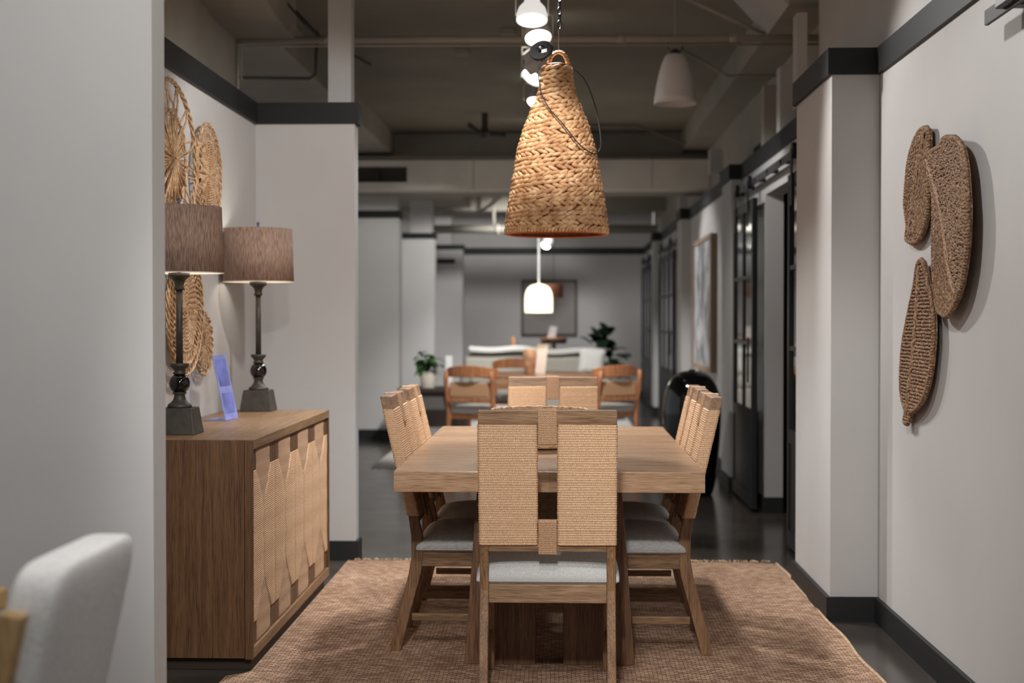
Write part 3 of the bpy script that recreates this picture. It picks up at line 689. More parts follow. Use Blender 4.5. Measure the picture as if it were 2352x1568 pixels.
# ------------------------------------------------------------------ rattan wall discs on the niche wall (plane x = const, facing +x)
def disc(label, y, z, R, standoff, kind, mat=RAT, tiltz=0.0):
    t = thing('rattan_wall_disc', label, 'wall decor', (-1.637+standoff, y, z), 0, 'rattan discs on the niche wall')
    t.rotation_euler = (0, 0, tiltz)
    def ring(r, rad, wob=.003, n=64, x=0.0):
        ph = rng.uniform(0, 6)
        return MB().tube([(x+wob*math.sin(9*a+ph), (r+wob*math.sin(5*a+ph))*math.cos(a), (r+wob*math.cos(7*a+ph))*math.sin(a)) for a in np.linspace(0, 2*PI, n, False)], rad, 6, closed=True)
    rim = MB(); 
    for q in range(3 if kind != 'small' else 2):
        ph = q*2*PI/3
        rim.tube([((.006)*math.sin(14*a+ph), (R-.008+.006*math.cos(14*a+ph))*math.cos(a), (R-.008+.006*math.cos(14*a+ph))*math.sin(a)) for a in np.linspace(0, 2*PI, 140, False)], .0045, 5, closed=True)
    rim.build('braided_rim', mat, t, smooth=True)
    sp = MB()
    if kind == 'star':
        ri = R*.58; n = 26
        for k in range(n):
            a = 2*PI*k/n; b = a+(.11 if k % 2 else -.11)
            sp.tube([(0, ri*math.cos(a), ri*math.sin(a)), (.004, .8*R*math.cos((a+b)/2), .8*R*math.sin((a+b)/2)), (0, (R-.01)*math.cos(b), (R-.01)*math.sin(b))], .0045, 5)
        for k in range(150):
            a = rng.uniform(0, 2*PI); r0 = rng.uniform(0, .03); r1 = rng.uniform(.6, 1)*ri*1.08; w_ = rng.normal(0, .05); x = rng.uniform(-.006, .012)
            sp.tube([(x+.006, r0*math.cos(a), r0*math.sin(a)), (x+.004, .5*r1*math.cos(a+w_), .5*r1*math.sin(a+w_)), (x, r1*math.cos(a+w_*.5), r1*math.sin(a+w_*.5))], .0042, 5)
        for r in (ri, ri*.92, ri*1.06): sp2 = ring(r, .004); sp.add(sp2.v[0], sp2.f)
    elif kind == 'weave':
        for k in range(36):
            a = 2*PI*k/36; sp.tube([(0, .02*math.cos(a), .02*math.sin(a)), (0, (R-.01)*math.cos(a), (R-.01)*math.sin(a))], .003, 5)
        for r in np.linspace(.02, R*.64, 12):
            n = 108; P = [(.006*(1 if (i//3) % 2 else -1), r*math.cos(2*PI*i/n), r*math.sin(2*PI*i/n)) for i in range(n)]; sp.tube(P, .0042, 5, closed=True)
        for r in (R*.78, R*.88): s2 = ring(r, .003); sp.add(s2.v[0], s2.f)
    elif kind == 'coil':
        for j, r in enumerate(np.linspace(.015, R*.62, 11)):
            for q in range(2):
                n = max(24, int(r*900)); c = max(6, int(r*130))
                sp.tube([(.005*math.sin(c*a+q*PI), (r+.005*math.cos(c*a+q*PI))*math.cos(a), (r+.005*math.cos(c*a+q*PI))*math.sin(a)) for a in np.linspace(0, 2*PI, n, False)], .0045, 5, closed=True)
        for k in range(44):
            a = 2*PI*k/44; b = a+rng.normal(0, .03); sp.tube([(0, R*.62*math.cos(a), R*.62*math.sin(a)), (0, (R-.01)*math.cos(b), (R-.01)*math.sin(b))], .004, 5)
        for q in range(3):
            s2 = MB().tube([(.007*math.sin(20*a+q*2), (R*.82+.009*math.cos(20*a+q*2))*math.cos(a), (R*.82+.009*math.cos(20*a+q*2))*math.sin(a)) for a in np.linspace(0, 2*PI, 160, False)], .0045, 5, closed=True); sp.add(s2.v[0], s2.f)
    else:
        for k in range(18):
            a = 2*PI*k/18; sp.tube([(0, .012*math.cos(a), .012*math.sin(a)), (.004, .5*R*math.cos(a+.1), .5*R*math.sin(a+.1)), (0, (R-.008)*math.cos(a), (R-.008)*math.sin(a))], .0032, 5)
        for r in np.linspace(.02, R*.78, 6): s2 = ring(r, .0034, .002, 40); sp.add(s2.v[0], s2.f)
    sp.build('woven_centre', mat, t, smooth=True)
    if kind == 'star': t.scale = (1, 1.22, 1)
    return t
disc('large rattan wall disc with starburst centre above the nearer table lamp', 5.75, 1.945, .33, .05, 'star')
disc('medium rattan wall disc with woven centre, right of the starburst disc', 6.43, 1.95, .236, .035, 'weave')
disc('coiled rattan wall disc behind the column of the nearer table lamp', 5.93, 1.335, .28, .06, 'coil')
disc('smallest rattan wall disc, low beside the lavender sign', 6.34, 1.185, .145, .035, 'small')
disc('pale rattan wall disc mostly hidden behind the nearer lamp shade', 6.23, 1.56, .14, .012, 'small', RATP)

# ------------------------------------------------------------------ woven leaves on the right wall
def inside(px, py, poly):
    c = np.zeros(px.shape, bool); n = len(poly); j = n-1
    for i in range(n):
        xi, yi = poly[i]; xj, yj = poly[j]
        m = ((yi > py) != (yj > py)) & (px < (xj-xi)*(py-yi)/(yj-yi+1e-12)+xi); c ^= m; j = i
    return c
def curve_outline(poly, k=5):
    P = [Vector((a, b, 0)) for a, b in poly]; n = len(P); out = []
    for i in range(n):
        p0, p1, p2, p3 = P[i-1], P[i], P[(i+1) % n], P[(i+2) % n]
        for j in range(k):
            t = j/k; q = .5*((2*p1)+(p2-p0)*t+(2*p0-5*p1+4*p2-p3)*t*t+(3*p1-p0-3*p2+p3)*t**3); out.append((q.x, q.y))
    return out
def leaf(label, poly, rib, style, curl, off, sc=1.0):
    f_ = lambda L: [(a*sc, 1.3+(b-1.3)*sc) for a, b in L]
    poly = curve_outline(f_(poly)); rib = f_(rib)
    ys = np.array([p[0] for p in poly]); zs = np.array([p[1] for p in poly]); yc, zc = ys.mean(), zs.mean()
    R = np.array([(p.x, p.y) for p in smoothpath([(a, b, 0) for a, b in rib], 12)])
    tang = np.gradient(R, axis=0); tang /= np.linalg.norm(tang, axis=1)[:, None]
    L = np.concatenate([[0], np.cumsum(np.hypot(*(R[1:]-R[:-1]).T))])
    def surf(y, z): return -(off + curl*(ys.max()-y)/(ys.max()-ys.min()))
    def near(y, z):
        d = np.hypot(y-R[:, 0], z-R[:, 1]); k = d.argmin(); t = tang[k]; sd = 1 if (y-R[k, 0])*t[1]-(z-R[k, 1])*t[0] > 0 else -1
        return d[k], k, t, sd
    mb = MB(); n = len(poly); V = []
    for dx in (0, -.012):
        for (y, z) in poly: V.append((surf(y, z)+dx, y-yc, z-zc))
    mb.add(V, [tuple(range(n))[::-1], tuple(range(n, 2*n))]+[(i, (i+1) % n, n+(i+1) % n, n+i) for i in range(n)])
    root = mb.build('woven_leaf', SEA, loc=(RX, yc, zc)); tag(root, label, 'wall decor', 'woven leaves on the right wall')
    st = MB()
    def strand(y, z, ty, tz, ln, rad, lift, tilt=0.0, seg=5):
        c = Vector((surf(y, z)-.012-lift, y-yc, z-zc)); t = Vector((tilt, ty, tz)).normalized(); a = t.cross(Vector((1, 0, 0))).normalized(); b = t.cross(a)
        W = []
        for q, rr, dp in ((-.5, .35, .003), (-.18, 1, 0), (.18, 1, 0), (.5, .35, .003)):
            p = c+t*ln*q+Vector((dp, 0, 0))
            for k in range(seg):
                an = 2*PI*k/seg; W.append(tuple(p+(a*math.cos(an)+b*math.sin(an))*rad*rr))
        st.add(W, [(i*seg+k, (i+1)*seg+k, (i+1)*seg+(k+1) % seg, i*seg+(k+1) % seg) for i in range(3) for k in range(seg)]+[tuple(range(seg)), tuple(range(3*seg, 4*seg))])
    if style == 'seed': gy, gz = .0078, .0125
    else: gy, gz = .0085, .0135
    row = 0
    for v in np.arange(zs.min()-.2, zs.max()+.2, gz):
        row += 1
        for u in np.arange(ys.min()-.2, ys.max()+.2, gy):
            y = u + (gy/2 if row % 2 else 0)+rng.normal(0, .0022); z = v+rng.normal(0, .0035)
            if style == 'rows':   # rows fan out from the midrib
                y, z = u+rng.normal(0, .001), v+rng.normal(0, .0012)
            if not inside(np.array([y]), np.array([z]), poly)[0]: continue
            d, k, t, sd = near(y, z)
            if d < .010: continue
            if style == 'seed': ang = sd*.55+rng.normal(0, .26)
            else: ang = sd*1.25+rng.normal(0, .14)
            ty = t[0]*math.cos(ang)+t[1]*math.sin(ang); tz = -t[0]*math.sin(ang)+t[1]*math.cos(ang)
            strand(y, z, ty, tz, .026 if style == 'seed' else .016, rng.uniform(.0040, .0054), .001+rng.uniform(0, .005))
    st.build('seagrass_weave', SEA, root, smooth=True, fix=False); st.v, st.f, st.n = [], [], 0
    for k in range(0, len(R)-1):        # midrib of long laid strands
        for q in range(9):
            f = rng.uniform(0, 1); y = R[k, 0]*(1-f)+R[k+1, 0]*f+rng.normal(0, .0062); z = R[k, 1]*(1-f)+R[k+1, 1]*f
            an = rng.normal(0, .22); t = tang[k]; ty = t[0]*math.cos(an)+t[1]*math.sin(an); tz = -t[0]*math.sin(an)+t[1]*math.cos(an)
            strand(y, z, ty, tz, .038, .0040, .006+rng.uniform(0, .006))
    st.build('midrib', SEAL, root, smooth=True, fix=False); st.v, st.f, st.n = [], [], 0
    P = np.array(poly+[poly[0]]); D = np.concatenate([[0], np.cumsum(np.hypot(*(P[1:]-P[:-1]).T))])
    for dd in np.arange(0, D[-1], .0115):   # knotted rim
        y = float(np.interp(dd, D, P[:, 0])); z = float(np.interp(dd, D, P[:, 1])); y2 = float(np.interp(dd+.01, D, P[:, 0])); z2 = float(np.interp(dd+.01, D, P[:, 1]))
        t = np.array([y2-y, z2-z]); t /= np.linalg.norm(t)+1e-9; an = .9
        strand(y, z, t[0]*math.cos(an)-t[1]*math.sin(an), t[0]*math.sin(an)+t[1]*math.cos(an), .024, .0080, .003)
    st.build('knotted_rim', SEA, root, smooth=True, fix=False)
    return root
l1p = [(5.338, 1.995), (5.262, 1.993), (5.207, 1.977), (5.199, 1.898), (5.18, 1.861), (5.196, 1.74), (5.232, 1.664), (5.312, 1.606), (5.409, 1.585), (5.517, 1.593), (5.572, 1.612), (5.552, 1.662), (5.596, 1.741), (5.576, 1.824), (5.536, 1.903), (5.442, 1.967)]
l2p = [(5.193, 1.905), (5.104, 1.905), (5.018, 1.925), (4.907, 1.914), (4.827, 1.901), (4.749, 1.867), (4.693, 1.804), (4.662, 1.723), (4.646, 1.637), (4.659, 1.54), (4.692, 1.47), (4.756, 1.394), (4.859, 1.337), (4.95, 1.309), (5.046, 1.315), (5.117, 1.339), (5.154, 1.402), (5.179, 1.473), (5.194, 1.599), (5.19, 1.74), (5.298, 1.885)]
l3p = [(5.304, 1.512), (5.26, 1.507), (5.228, 1.482), (5.178, 1.426), (5.105, 1.346), (5.08, 1.269), (5.091, 1.192), (5.142, 1.089), (5.238, 1.006), (5.364, 0.958), (5.463, 0.938), (5.49, 0.903), (5.538, 0.893), (5.573, 0.902), (5.546, 0.943), (5.603, 0.977), (5.64, 1.035), (5.634, 1.129), (5.593, 1.215), (5.504, 1.317), (5.405, 1.415), (5.355, 1.491)]
leaf('narrow woven seagrass leaf at upper left of the wall group', l1p, [(5.25, 1.967), (5.40, 1.80), (5.51, 1.609)], 'seed', .012, .006)
leaf('largest woven seagrass leaf, right of the other two on the wall', l2p, [(5.285, 1.879), (5.042, 1.682), (4.926, 1.494), (4.828, 1.395)], 'seed', .035, .012, .988)
leaf('lowest woven seagrass leaf with ribbed rows and pointed stem', l3p, [(5.303, 1.477), (5.351, 1.284), (5.433, 1.102), (5.518, 0.931)], 'rows', .020, .008)

# ------------------------------------------------------------------ woven pendant over the table
wp = thing('woven_pendant_light', 'large bell-shaped woven rope pendant hanging over the oak table', 'pendant light', (-.018, 6.06, 1.664))
prof = [(0, .2135), (.08, .204), (.17, .190), (.265, .174), (.36, .158), (.45, .134), (.525, .105), (.57, .084), (.61, .071), (.655, .062), (.73, .057)]
def pr(z):
    return float(np.interp(z, [p[0] for p in prof], [p[1] for p in prof]))
mb = MB(); rows = 37
def strand(mb, r0, a0, z0, half, dz, rad, out, n=7, seg=7):
    V = []
    for i in range(n):
        t = -1+2*i/(n-1); a = a0+t*half/r0; e = math.sqrt(max(0, 1-(t*.93)**2)); rr = pr(min(.73, max(0, z0+t*dz)))+out*e-.003
        c = Vector((rr*math.cos(a), rr*math.sin(a), z0+t*dz)); nr = Vector((math.cos(a), math.sin(a), 0)); q = rad*(.35+.65*e)
        for k in range(seg):
            an = 2*PI*k/seg; V.append(tuple(c+nr*math.cos(an)*q*.75+Vector((0, 0, 1))*math.sin(an)*q))
    F = [(i*seg+k, (i+1)*seg+k, (i+1)*seg+(k+1) % seg, i*seg+(k+1) % seg) for i in range(n-1) for k in range(seg)]
    mb.add(V, F+[tuple(range(seg)), tuple(range((n-1)*seg, n*seg))])
for i in range(rows):
    zb = .010+.700*i/(rows-1); r = pr(zb); n = max(9, round(2*PI*r/.033)); sg = -1 if i % 4 == 1 else 1
    for k in range(n):
        a = 2*PI*(k+.5*(i % 2)+rng.normal(0, .07))/n + i*.13
        z = zb + .018*math.cos(a)*min(1, zb*6)*min(1, (.73-zb)*6)+rng.normal(0, .0012)
        strand(mb, r, a, z, .0235*rng.uniform(.9, 1.1), sg*.0080*rng.uniform(.6, 1.4), .0106*rng.uniform(.88, 1.1), .0075*rng.uniform(.7, 1.2))
sh = mb.build('woven_shade', HYA, wp, smooth=True)
MB().lathe([(.205, .004), (.196, .08), (.166, .265), (.15, .36), (.126, .45), (.075, .57), (.05, .65), (.049, .73)], 64, cap=False).build('shade_inner', plain('inner_weave', (172, 110, 62), .8), sh, smooth=True)
rm = MB()
for k in range(92): strand(rm, .212, 2*PI*k/92, -.002, .007, .003, .0085, .007, 5, 8)
rm.build('bottom_rim', HYA, wp, smooth=True)
MB().tube([(.205*math.cos(a), .205*math.sin(a), -.008) for a in np.linspace(0, 2*PI, 80, False)], .006, 6, closed=True).build('orange_rim', plain('orange_rim', (196, 98, 48), .7), wp, smooth=True)
MB().lathe([(.057, .728), (.02, .738), (.004, .739)], 32, cap=False).build('top_cap', HYA, wp)
hd = MB()
pth = smoothpath([(-.035, 0, .725), (-.025, 0, .765), (.0, 0, .785), (.025, 0, .78), (.045, 0, .75), (.05, 0, .715)], 8)
for q in range(2):
    hd.tube([p+Vector((.004*math.cos(i*.9+q*PI), .006*math.sin(i*.9+q*PI), .004*math.sin(i*.9+q*PI))) for i, p in enumerate(pth)], .0065, 6)
hd.build('rope_handle', HYA, wp, smooth=True)
MB().tube([(.008, 0, .78), (.008, 0, .905)], .0022, 6).build('hanging_wire', PIPEM, wp)
wp.scale = (1, 1, .972)
chn = MB()
for k in range(26):
    z = .905+.028*k; M = Matrix.Translation((.012+.0*k, 0, z)) @ Matrix.Rotation(PI/2*(k % 2)+.5, 4, 'Z')
    ring = [M @ Vector((.008*math.cos(a), 0, .019*math.sin(a))) for a in np.linspace(0, 2*PI, 14, False)]; chn.tube(ring, .0028, 5, closed=True)
chn.build('chain', BLACKM, wp, smooth=True)
Mc = Matrix.Translation((-.064, -.05, .783)) @ Matrix.Rotation(math.radians(62), 4, 'X') @ Matrix.Rotation(math.radians(-18), 4, 'Y')
cn = MB().lathe([(.02, -.012), (.049, -.010), (.052, 0), (.049, .008), (.02, .010), (.02, .004), (.001, .004)], 40, M=Mc).build('canopy', BLACKM, wp, smooth=False)
MB().box(.004, .028, -.022, -.004, .0102, .0112, M=Mc).build('label', WHITEM, cn)
MB().lathe([(.008, .0), (.008, .02), (.003, .022)], 14, M=Mc).build('cord_grip', BLACKM, cn)
loop = [(-.055, -.06, .76), (-.077, -.08, .713), (-.066, -.11, .60), (-.03, -.135, .52), (.022, -.165, .455), (.093, -.165, .365), (.150, -.10, .332), (.178, -.02, .35), (.188, 0, .40), (.168, .06, .545), (.120, .06, .675), (.055, .03, .73)]
MB().tube(smoothpath(loop, 8), .0028, 6).build('cord', CORDB, wp, smooth=True)

# white bell lamp shade hanging from the pipe
wl = thing('white_bell_pendant', 'unlit white bell-shaped pendant hanging below the pipe at upper right', 'pendant light', (.686, 8.6, 2.583))
p_ = [(.128, 0), (.124, .04), (.116, .10), (.102, .17), (.084, .235), (.064, .285), (.052, .298), (.03, .30)]
so = MB().lathe(p_, 48, cap=False).build('shade', plain('white_enamel', (232, 229, 228), .45), wl, smooth=True)
so.modifiers.new('solid', 'SOLIDIFY').thickness = .004
MB().lathe([(.03, .298), (.028, .32), (.016, .33)], 20).build('neck', BRONZE, wl)
MB().tube([(.045*math.cos(a), 0, .352+.045*math.sin(a)) for a in np.linspace(0, 2*PI, 28, False)], .005, 6, closed=True).build('ring', plain('brass_ring', (120, 108, 80), .5, metal=.5), wl)
MB().tube([(0, 0, .395), (0, 0, .657)], .006, 6).build('rod', PIPEM, wl)

# lit white dome pendant far back
dp = thing('lit_dome_pendant', 'lit white dome pendant on a rod over the far round table', 'pendant light', (-.214, 13.8, 1.352))
MB().lathe([(.136, .0), (.138, .06), (.137, .14), (.130, .19), (.11, .235), (.08, .262), (.04, .275), (.012, .28)], 40, cap=False).build('shade', DOMEM, dp, smooth=True)
MB().tube([(0, 0, .275), (0, 0, 3.24-1.352)], .011, 8).build('rod', WHITEM, dp)
L = bpy.data.lights.new('dome_light', 'POINT'); L.energy = 3; L.color = (1, .88, .72); L.shadow_soft_size = .08
lo = bpy.data.objects.new('dome_light', L); C.objects.link(lo); lo.location = (0, 0, -.02); lo.parent = dp
bl = thing('brown_drum_pendant', 'brown drum pendant partly behind the lit white dome', 'pendant light', (-.10, 20, 1.585))
MB().lathe([(.135, 0), (.13, .19)], 32, cap=False).build('shade', COPPER, bl, smooth=True)
MB().lathe([(.002, .01), (.128, .01)], 32, cap=False).build('diffuser', ACRYL, bl)
MB().tube([(0, 0, .01), (0, 0, 1.655)], .004, 6).build('rod', BLACKM, bl)

# ------------------------------------------------------------------ barn doors on the hall wall
def barn_door(label, ya, yb, zt, group='black glazed barn doors', n=2):
    t = thing('barn_door', label, 'door', (RX-.05, ya, .02), 0, group); w_ = yb-ya; H = zt-.02; th = .035
    m = MB()
    m.box(-th, 0, 0, .055, 0, H).box(-th, 0, w_-.055, w_, 0, H).box(-th, 0, .055, w_-.055, H-.07, H).box(-th, 0, .055, w_-.055, 0, .09)
    m.box(-th, 0, .055, w_-.055, .58, .66); m.build('door_frame', BLACKM, t, bevel=.002)
    MB().box(-th+.01, -.01, .055, w_-.055, .09, .58).build('lower_panel', BLACKM, t)
    mt = MB()
    for k in range(1, n): mt.box(-th+.004, -.004, w_*k/n-.012, w_*k/n+.012, .66, H-.07)
    for k in range(1, 3): z = .66+(H-.73)*k/3; mt.box(-th+.004, -.004, .055, w_-.055, z-.012, z+.012)
    mt.build('muntins', BLACKM, t)
    MB().box(-.02, -.014, .055, w_-.055, .66, H-.07).build('pane', CLEAR, t)
    for y in (w_*.18, w_*.82):
        h = MB().box(-th-.012, -th-.004, y-.025, y+.025, H-.18, H+.13).build('hanger', BLACKM, t)
        MB().lathe([(.045, -.012), (.045, .012)], 20, M=Matrix.Translation((-.03, y, H+.12)) @ Matrix.Rotation(PI/2, 4, 'Y')).build('wheel', BLACKM, h)
    MB().box(-th-.03, -th-.018, .02, .045, .85, 1.15).build('pull', BLACKM, t)
    return t
barn_door('black glazed barn door slid open beside the grey hall opening', 9.53, 10.60, 2.10)
barn_door('black barn door mostly hidden behind the projecting right wall pier', 7.08, 8.06, 2.10)
barn_door('black glazed barn door farther along the hall past the painting', 16.3, 18.6, 2.08, n=3)
barn_door('farthest black barn door, at the back corner of the hall', 20.3, 22.6, 2.08, n=3)
def rail(label, y0, y1, z=2.215):
    t = thing('door_rail', label, 'door rail', (RX-.065, y0, z)); RM = plain('rail_grey', (70, 70, 74), .4, metal=.5)
    MB().box(-.006, .006, 0, y1-y0, -.022, .022).build('rail_bar', RM, t)
    k = .25
    while k < y1-y0: MB().box(-.012, .064, k-.012, k+.012, -.012, .012).build('bracket', BLACKM, t); k += .55
    return t
rail('grey barn door rail above the nearer hall opening', 7.06, 10.68)
rail('barn door rail in the middle of the hall', 15.6, 18.9, 2.17)
rail('barn door rail near the back corner', 19.8, 22.9, 2.17)
rt_ = thing('wall_rail', 'short black rail with roller high on the near right wall, cut by the frame', 'rail', (RX-.075, 4.30, 2.205))
MB().box(-.006, .006, -2.2, .06, -.022, .022).build('rail_bar', TRIMB, rt_)
for a_ in (-.22, -1.4): MB().box(.006, .074, a_, a_+.05, -.02, .02).build('bracket', BLACKM, rt_)
MB().box(-.03, .02, -.30, -.12, -.012, .12).lathe([(.045, -.015), (.045, .015)], 20, M=Matrix.Translation((-.02, -.24, .06)) @ Matrix.Rotation(PI/2, 4, 'Y')).build('roller', BLACKM, rt_, bevel=.004)
# console in the side room, dark
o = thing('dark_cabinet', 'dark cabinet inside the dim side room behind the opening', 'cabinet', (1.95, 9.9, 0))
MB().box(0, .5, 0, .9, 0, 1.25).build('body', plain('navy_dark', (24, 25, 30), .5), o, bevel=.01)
MB().box(-.012, 0, .1, .12, .5, .7).build('handle', BLACKM, o)

# ------------------------------------------------------------------ pictures
fp = thing('framed_painting', 'tall framed grey-blue abstract painting on the hall wall', 'painting', (RX-.045, 12.45, .82))
MB().box(0, .03, .05, 1.60, .04, 1.18).build('canvas', CANVAS, fp)
MB().box(-.012, .045, 0, .05, 0, 1.22).box(-.012, .045, 1.60, 1.65, 0, 1.22).box(-.012, .045, .05, 1.6, 0, .04).box(-.012, .045, .05, 1.6, 1.18, 1.22).build('frame', plain('pale_wood_frame', (150, 128, 104), .6), fp)
bp_ = thing('framed_print', 'square dark-framed pale print on the back wall', 'picture', (-.19, 23.27, 1.03))
w2, h2 = .435, .875
MB().box(-w2, w2, 0, .02, 0, h2).build('print', PRINT, bp_)
MB().box(-w2-.02, -w2+.015, -.03, .02, -.02, h2+.02).box(w2-.015, w2+.02, -.03, .02, -.02, h2+.02).box(-w2, w2, -.03, .02, -.02, .015).box(-w2, w2, -.03, .02, h2-.015, h2+.02).build('frame', plain('brown_frame', (78, 64, 58), .5), bp_)

# ------------------------------------------------------------------ black urn
ur = thing('black_urn', 'big glossy black rounded urn standing on the hall floor', 'urn', (.966, 10.5, 0))
pf = [(.12, 0), (.15, .01), (.175, .12), (.195, .3), (.208, .45), (.214, .58), (.213, .66), (.203, .73), (.182, .80), (.15, .855), (.11, .89), (.06, .908), (.01, .912)]
ms = smoothpath([(r, 0, z) for r, z in pf], 4)
MB().lathe([(p.x, p.z) for p in ms], 56).build('body', GLOSSB, ur, smooth=True)
MB().lathe([(.02, .905), (.03, .915), (.018, .922), (.004, .923)], 20).build('stopper', GLOSSB, ur, smooth=True)

# ------------------------------------------------------------------ far dining set
ft = thing('far_round_table', 'rounded light wood dining table under the lit dome pendant', 'table', (-.13, 14.1, .010))
el = [(.74*math.cos(a)*(1), .62*math.sin(a)) for a in np.linspace(0, 2*PI, 48, False)]
MB().prism(el, .705, .74, 'Z').build('tabletop', wood('far_table_wood', (140, 96, 70), (170, 126, 96), (190, 148, 118), 'X', .25), ft, bevel=.006)
for a in (.75, 2.4, 3.9, 5.5):
    x, y = math.cos(a), math.sin(a)
    MB().tube([(.30*x, .28*y, .705), (.52*x, .46*y, 0)], [.034, .022], 10).build('leg', TEAK, ft, smooth=True)
MB().tube([(-.22, -.19, .66), (.22, .19, .66)], .02, 8).build('stretcher', TEAK, ft)
def far_chair(label, loc, rz):
    t = thing('curved_back_chair', label, 'chair', loc, rz, 'curved-back wood chairs at the far table')
    # faces +y ; back at -y
    for s in (-1, 1):
        MB().tube([(s*.24, -.24, 0), (s*.225, -.215, .42), (s*.235, -.26, .70), (s*.225, -.28, .80)], [.017, .024, .022, .02], 8).build('leg', TEAK, t, smooth=True)
        MB().tube([(s*.23, .22, 0), (s*.22, .20, .41)], [.016, .022], 8).build('leg', TEAK, t, smooth=True)
    V = []; n = 21
    P = []
    for i in range(n):
        u = -1+2*i/(n-1); a = u*1.05; P.append((.27*math.sin(a)/math.sin(1.05), -.30+.13*(1-math.cos(a))/(1-math.cos(1.05))*.9))
    mb = MB(); V = []
    for i, (x, y) in enumerate(P):
        u = -1+2*i/(n-1); hh = .055*(1-.35*abs(u)**2); d = Vector((x, y+.05)).normalized()
        for (o_, z) in ((0, -hh), (0, hh), (.022, hh), (.022, -hh)): V.append((x+d.x*o_*-1, y-d.y*o_*1, .80+z-.02*u*u))
    mb.grid(V, 4, n, True); mb.f.append((0, 1, 2, 3)); mb.f.append(tuple(4*(n-1)+k for k in range(4)))
    mb.build('top_rail', TEAK, t, bevel=.006)
    MB().box(-.2, .2, -.262, -.225, .56, .70).build('back_pad', TEAKP, t, bevel=.012)
    MB().box(-.21, .21, -.265, -.235, .515, .555).build('lower_rail', TEAK, t, bevel=.004)
    MB().box(-.225, .225, -.21, .21, .36, .41).build('seat_frame', TEAK, t, bevel=.004)
    MB().box(-.235, .235, -.22, .23, .41, .475).build('seat_cushion', plain('pale_grey_seat', (176, 172, 168), .9), t, bevel=.02, seg=3)
    return t
fc = far_chair('curved-back wood chair at the near left of the far table', (-.745, 13.25, .010), -.38)
dup(fc, (.40, 13.5, .010), .62, 'curved-back wood chair at the near right of the far table')
dup(fc, (-.45, 15.2, .010), PI+.15, 'curved-back wood chair on the far side of the far table')
vs = tag(MB().lathe([(.036, 0), (.045, .02), (.06, .1), (.068, .17), (.066, .21), (.054, .235), (.05, .246), (.042, .24), (.05, .2), (.03, .03)], 32).build('wooden_vase', VASEM, smooth=True, loc=(-.303, 13.85, .7505)), 'tan turned wooden vase on the far round table', 'vase')
cd = tag(MB().prism([(-.066, 0), (.035, 0), (.066, .285), (-.04, .29)], 0, .012, 'Y').build('folded_card', PINKC, loc=(-.19, 14.12, .7505), bevel=.002), 'pale pink standing menu card behind the wooden vase', 'card')

# sofa
sf = thing('sofa', 'pale grey sofa seen from behind, with a white throw', 'sofa', (-.32, 18.75, .0), PI)
MB().box(-.95, .95, 0, .16, .12, .80).build('backrest', SOFAM, sf, bevel=.05, seg=4)
MB().box(-.95, .95, .1, .95, .12, .42).build('base', SOFAM, sf, bevel=.04, seg=3)
for s in (-1, 1): MB().box(s*.95-.11 if s > 0 else -.95, .95 if s > 0 else -.84, .05, .95, .12, .62).build('armrest', SOFAM, sf, bevel=.04, seg=3)
for x in (-.88, .88):
    for y in (.06, .88): MB().box(x-.03, x+.03, y-.03, y+.03, 0, .12).build('leg', WALNUT, sf)
for s in (-1, 1): MB().box(min(0, s*.83)+.01, max(0, s*.83)-.01, .16, .92, .42, .56).build('seat_cushion', SOFAM, sf, bevel=.05, seg=3)
V = []
for j in range(14):
    for i in range(60):
        x = -.88+1.76*i/59; q = j/13; zt = .895 + .015*math.sin(x*3.1)+.014*math.sin(x*8)
        if q < .35: y = -.035; z = zt-.15*(1-q/.35)+.02*math.sin(x*11)*(1-q/.35)
        elif q < .6: y = -.03+.2*(q-.35)/.25; z = zt+.02*math.sin(PI*(q-.35)/.25)
        else: y = .19; z = zt-.05*(q-.6)/.4
        V.append((x, y, z))
o = MB().grid(V, 60, 14).build('knitted_throw', THROW, smooth=True, loc=(-.32, 18.75, 0)); o.rotation_euler = (0, 0, PI); m_ = o.modifiers.new('solid', 'SOLIDIFY'); m_.thickness = .045
tag(o, 'thick white throw draped along the top of the sofa back', 'throw')
def cushion(label, loc, rot, w_=.42):
    V = []; n = 13
    for sgn in (1, -1):
        for j in range(n):
            for i in range(n):
                u = -1+2*i/(n-1); v = -1+2*j/(n-1); k = (1-u**4)*(1-v**4)
                V.append((w_/2*u*(1-.06*(1-v*v)), sgn*.07*k**.5, w_/2*v*(1-.06*(1-u*u))))
    mb = MB(); mb.grid(V[:n*n], n, n); mb.grid(V[n*n:], n, n)
    o = mb.build('cushion', THROW, smooth=True, loc=loc); o.rotation_euler = rot
    return tag(o, label, 'cushion')
cushion('white square cushion propped on the right end of the sofa', (.40, 18.40, .735), (-.2, .1, 0), .34)
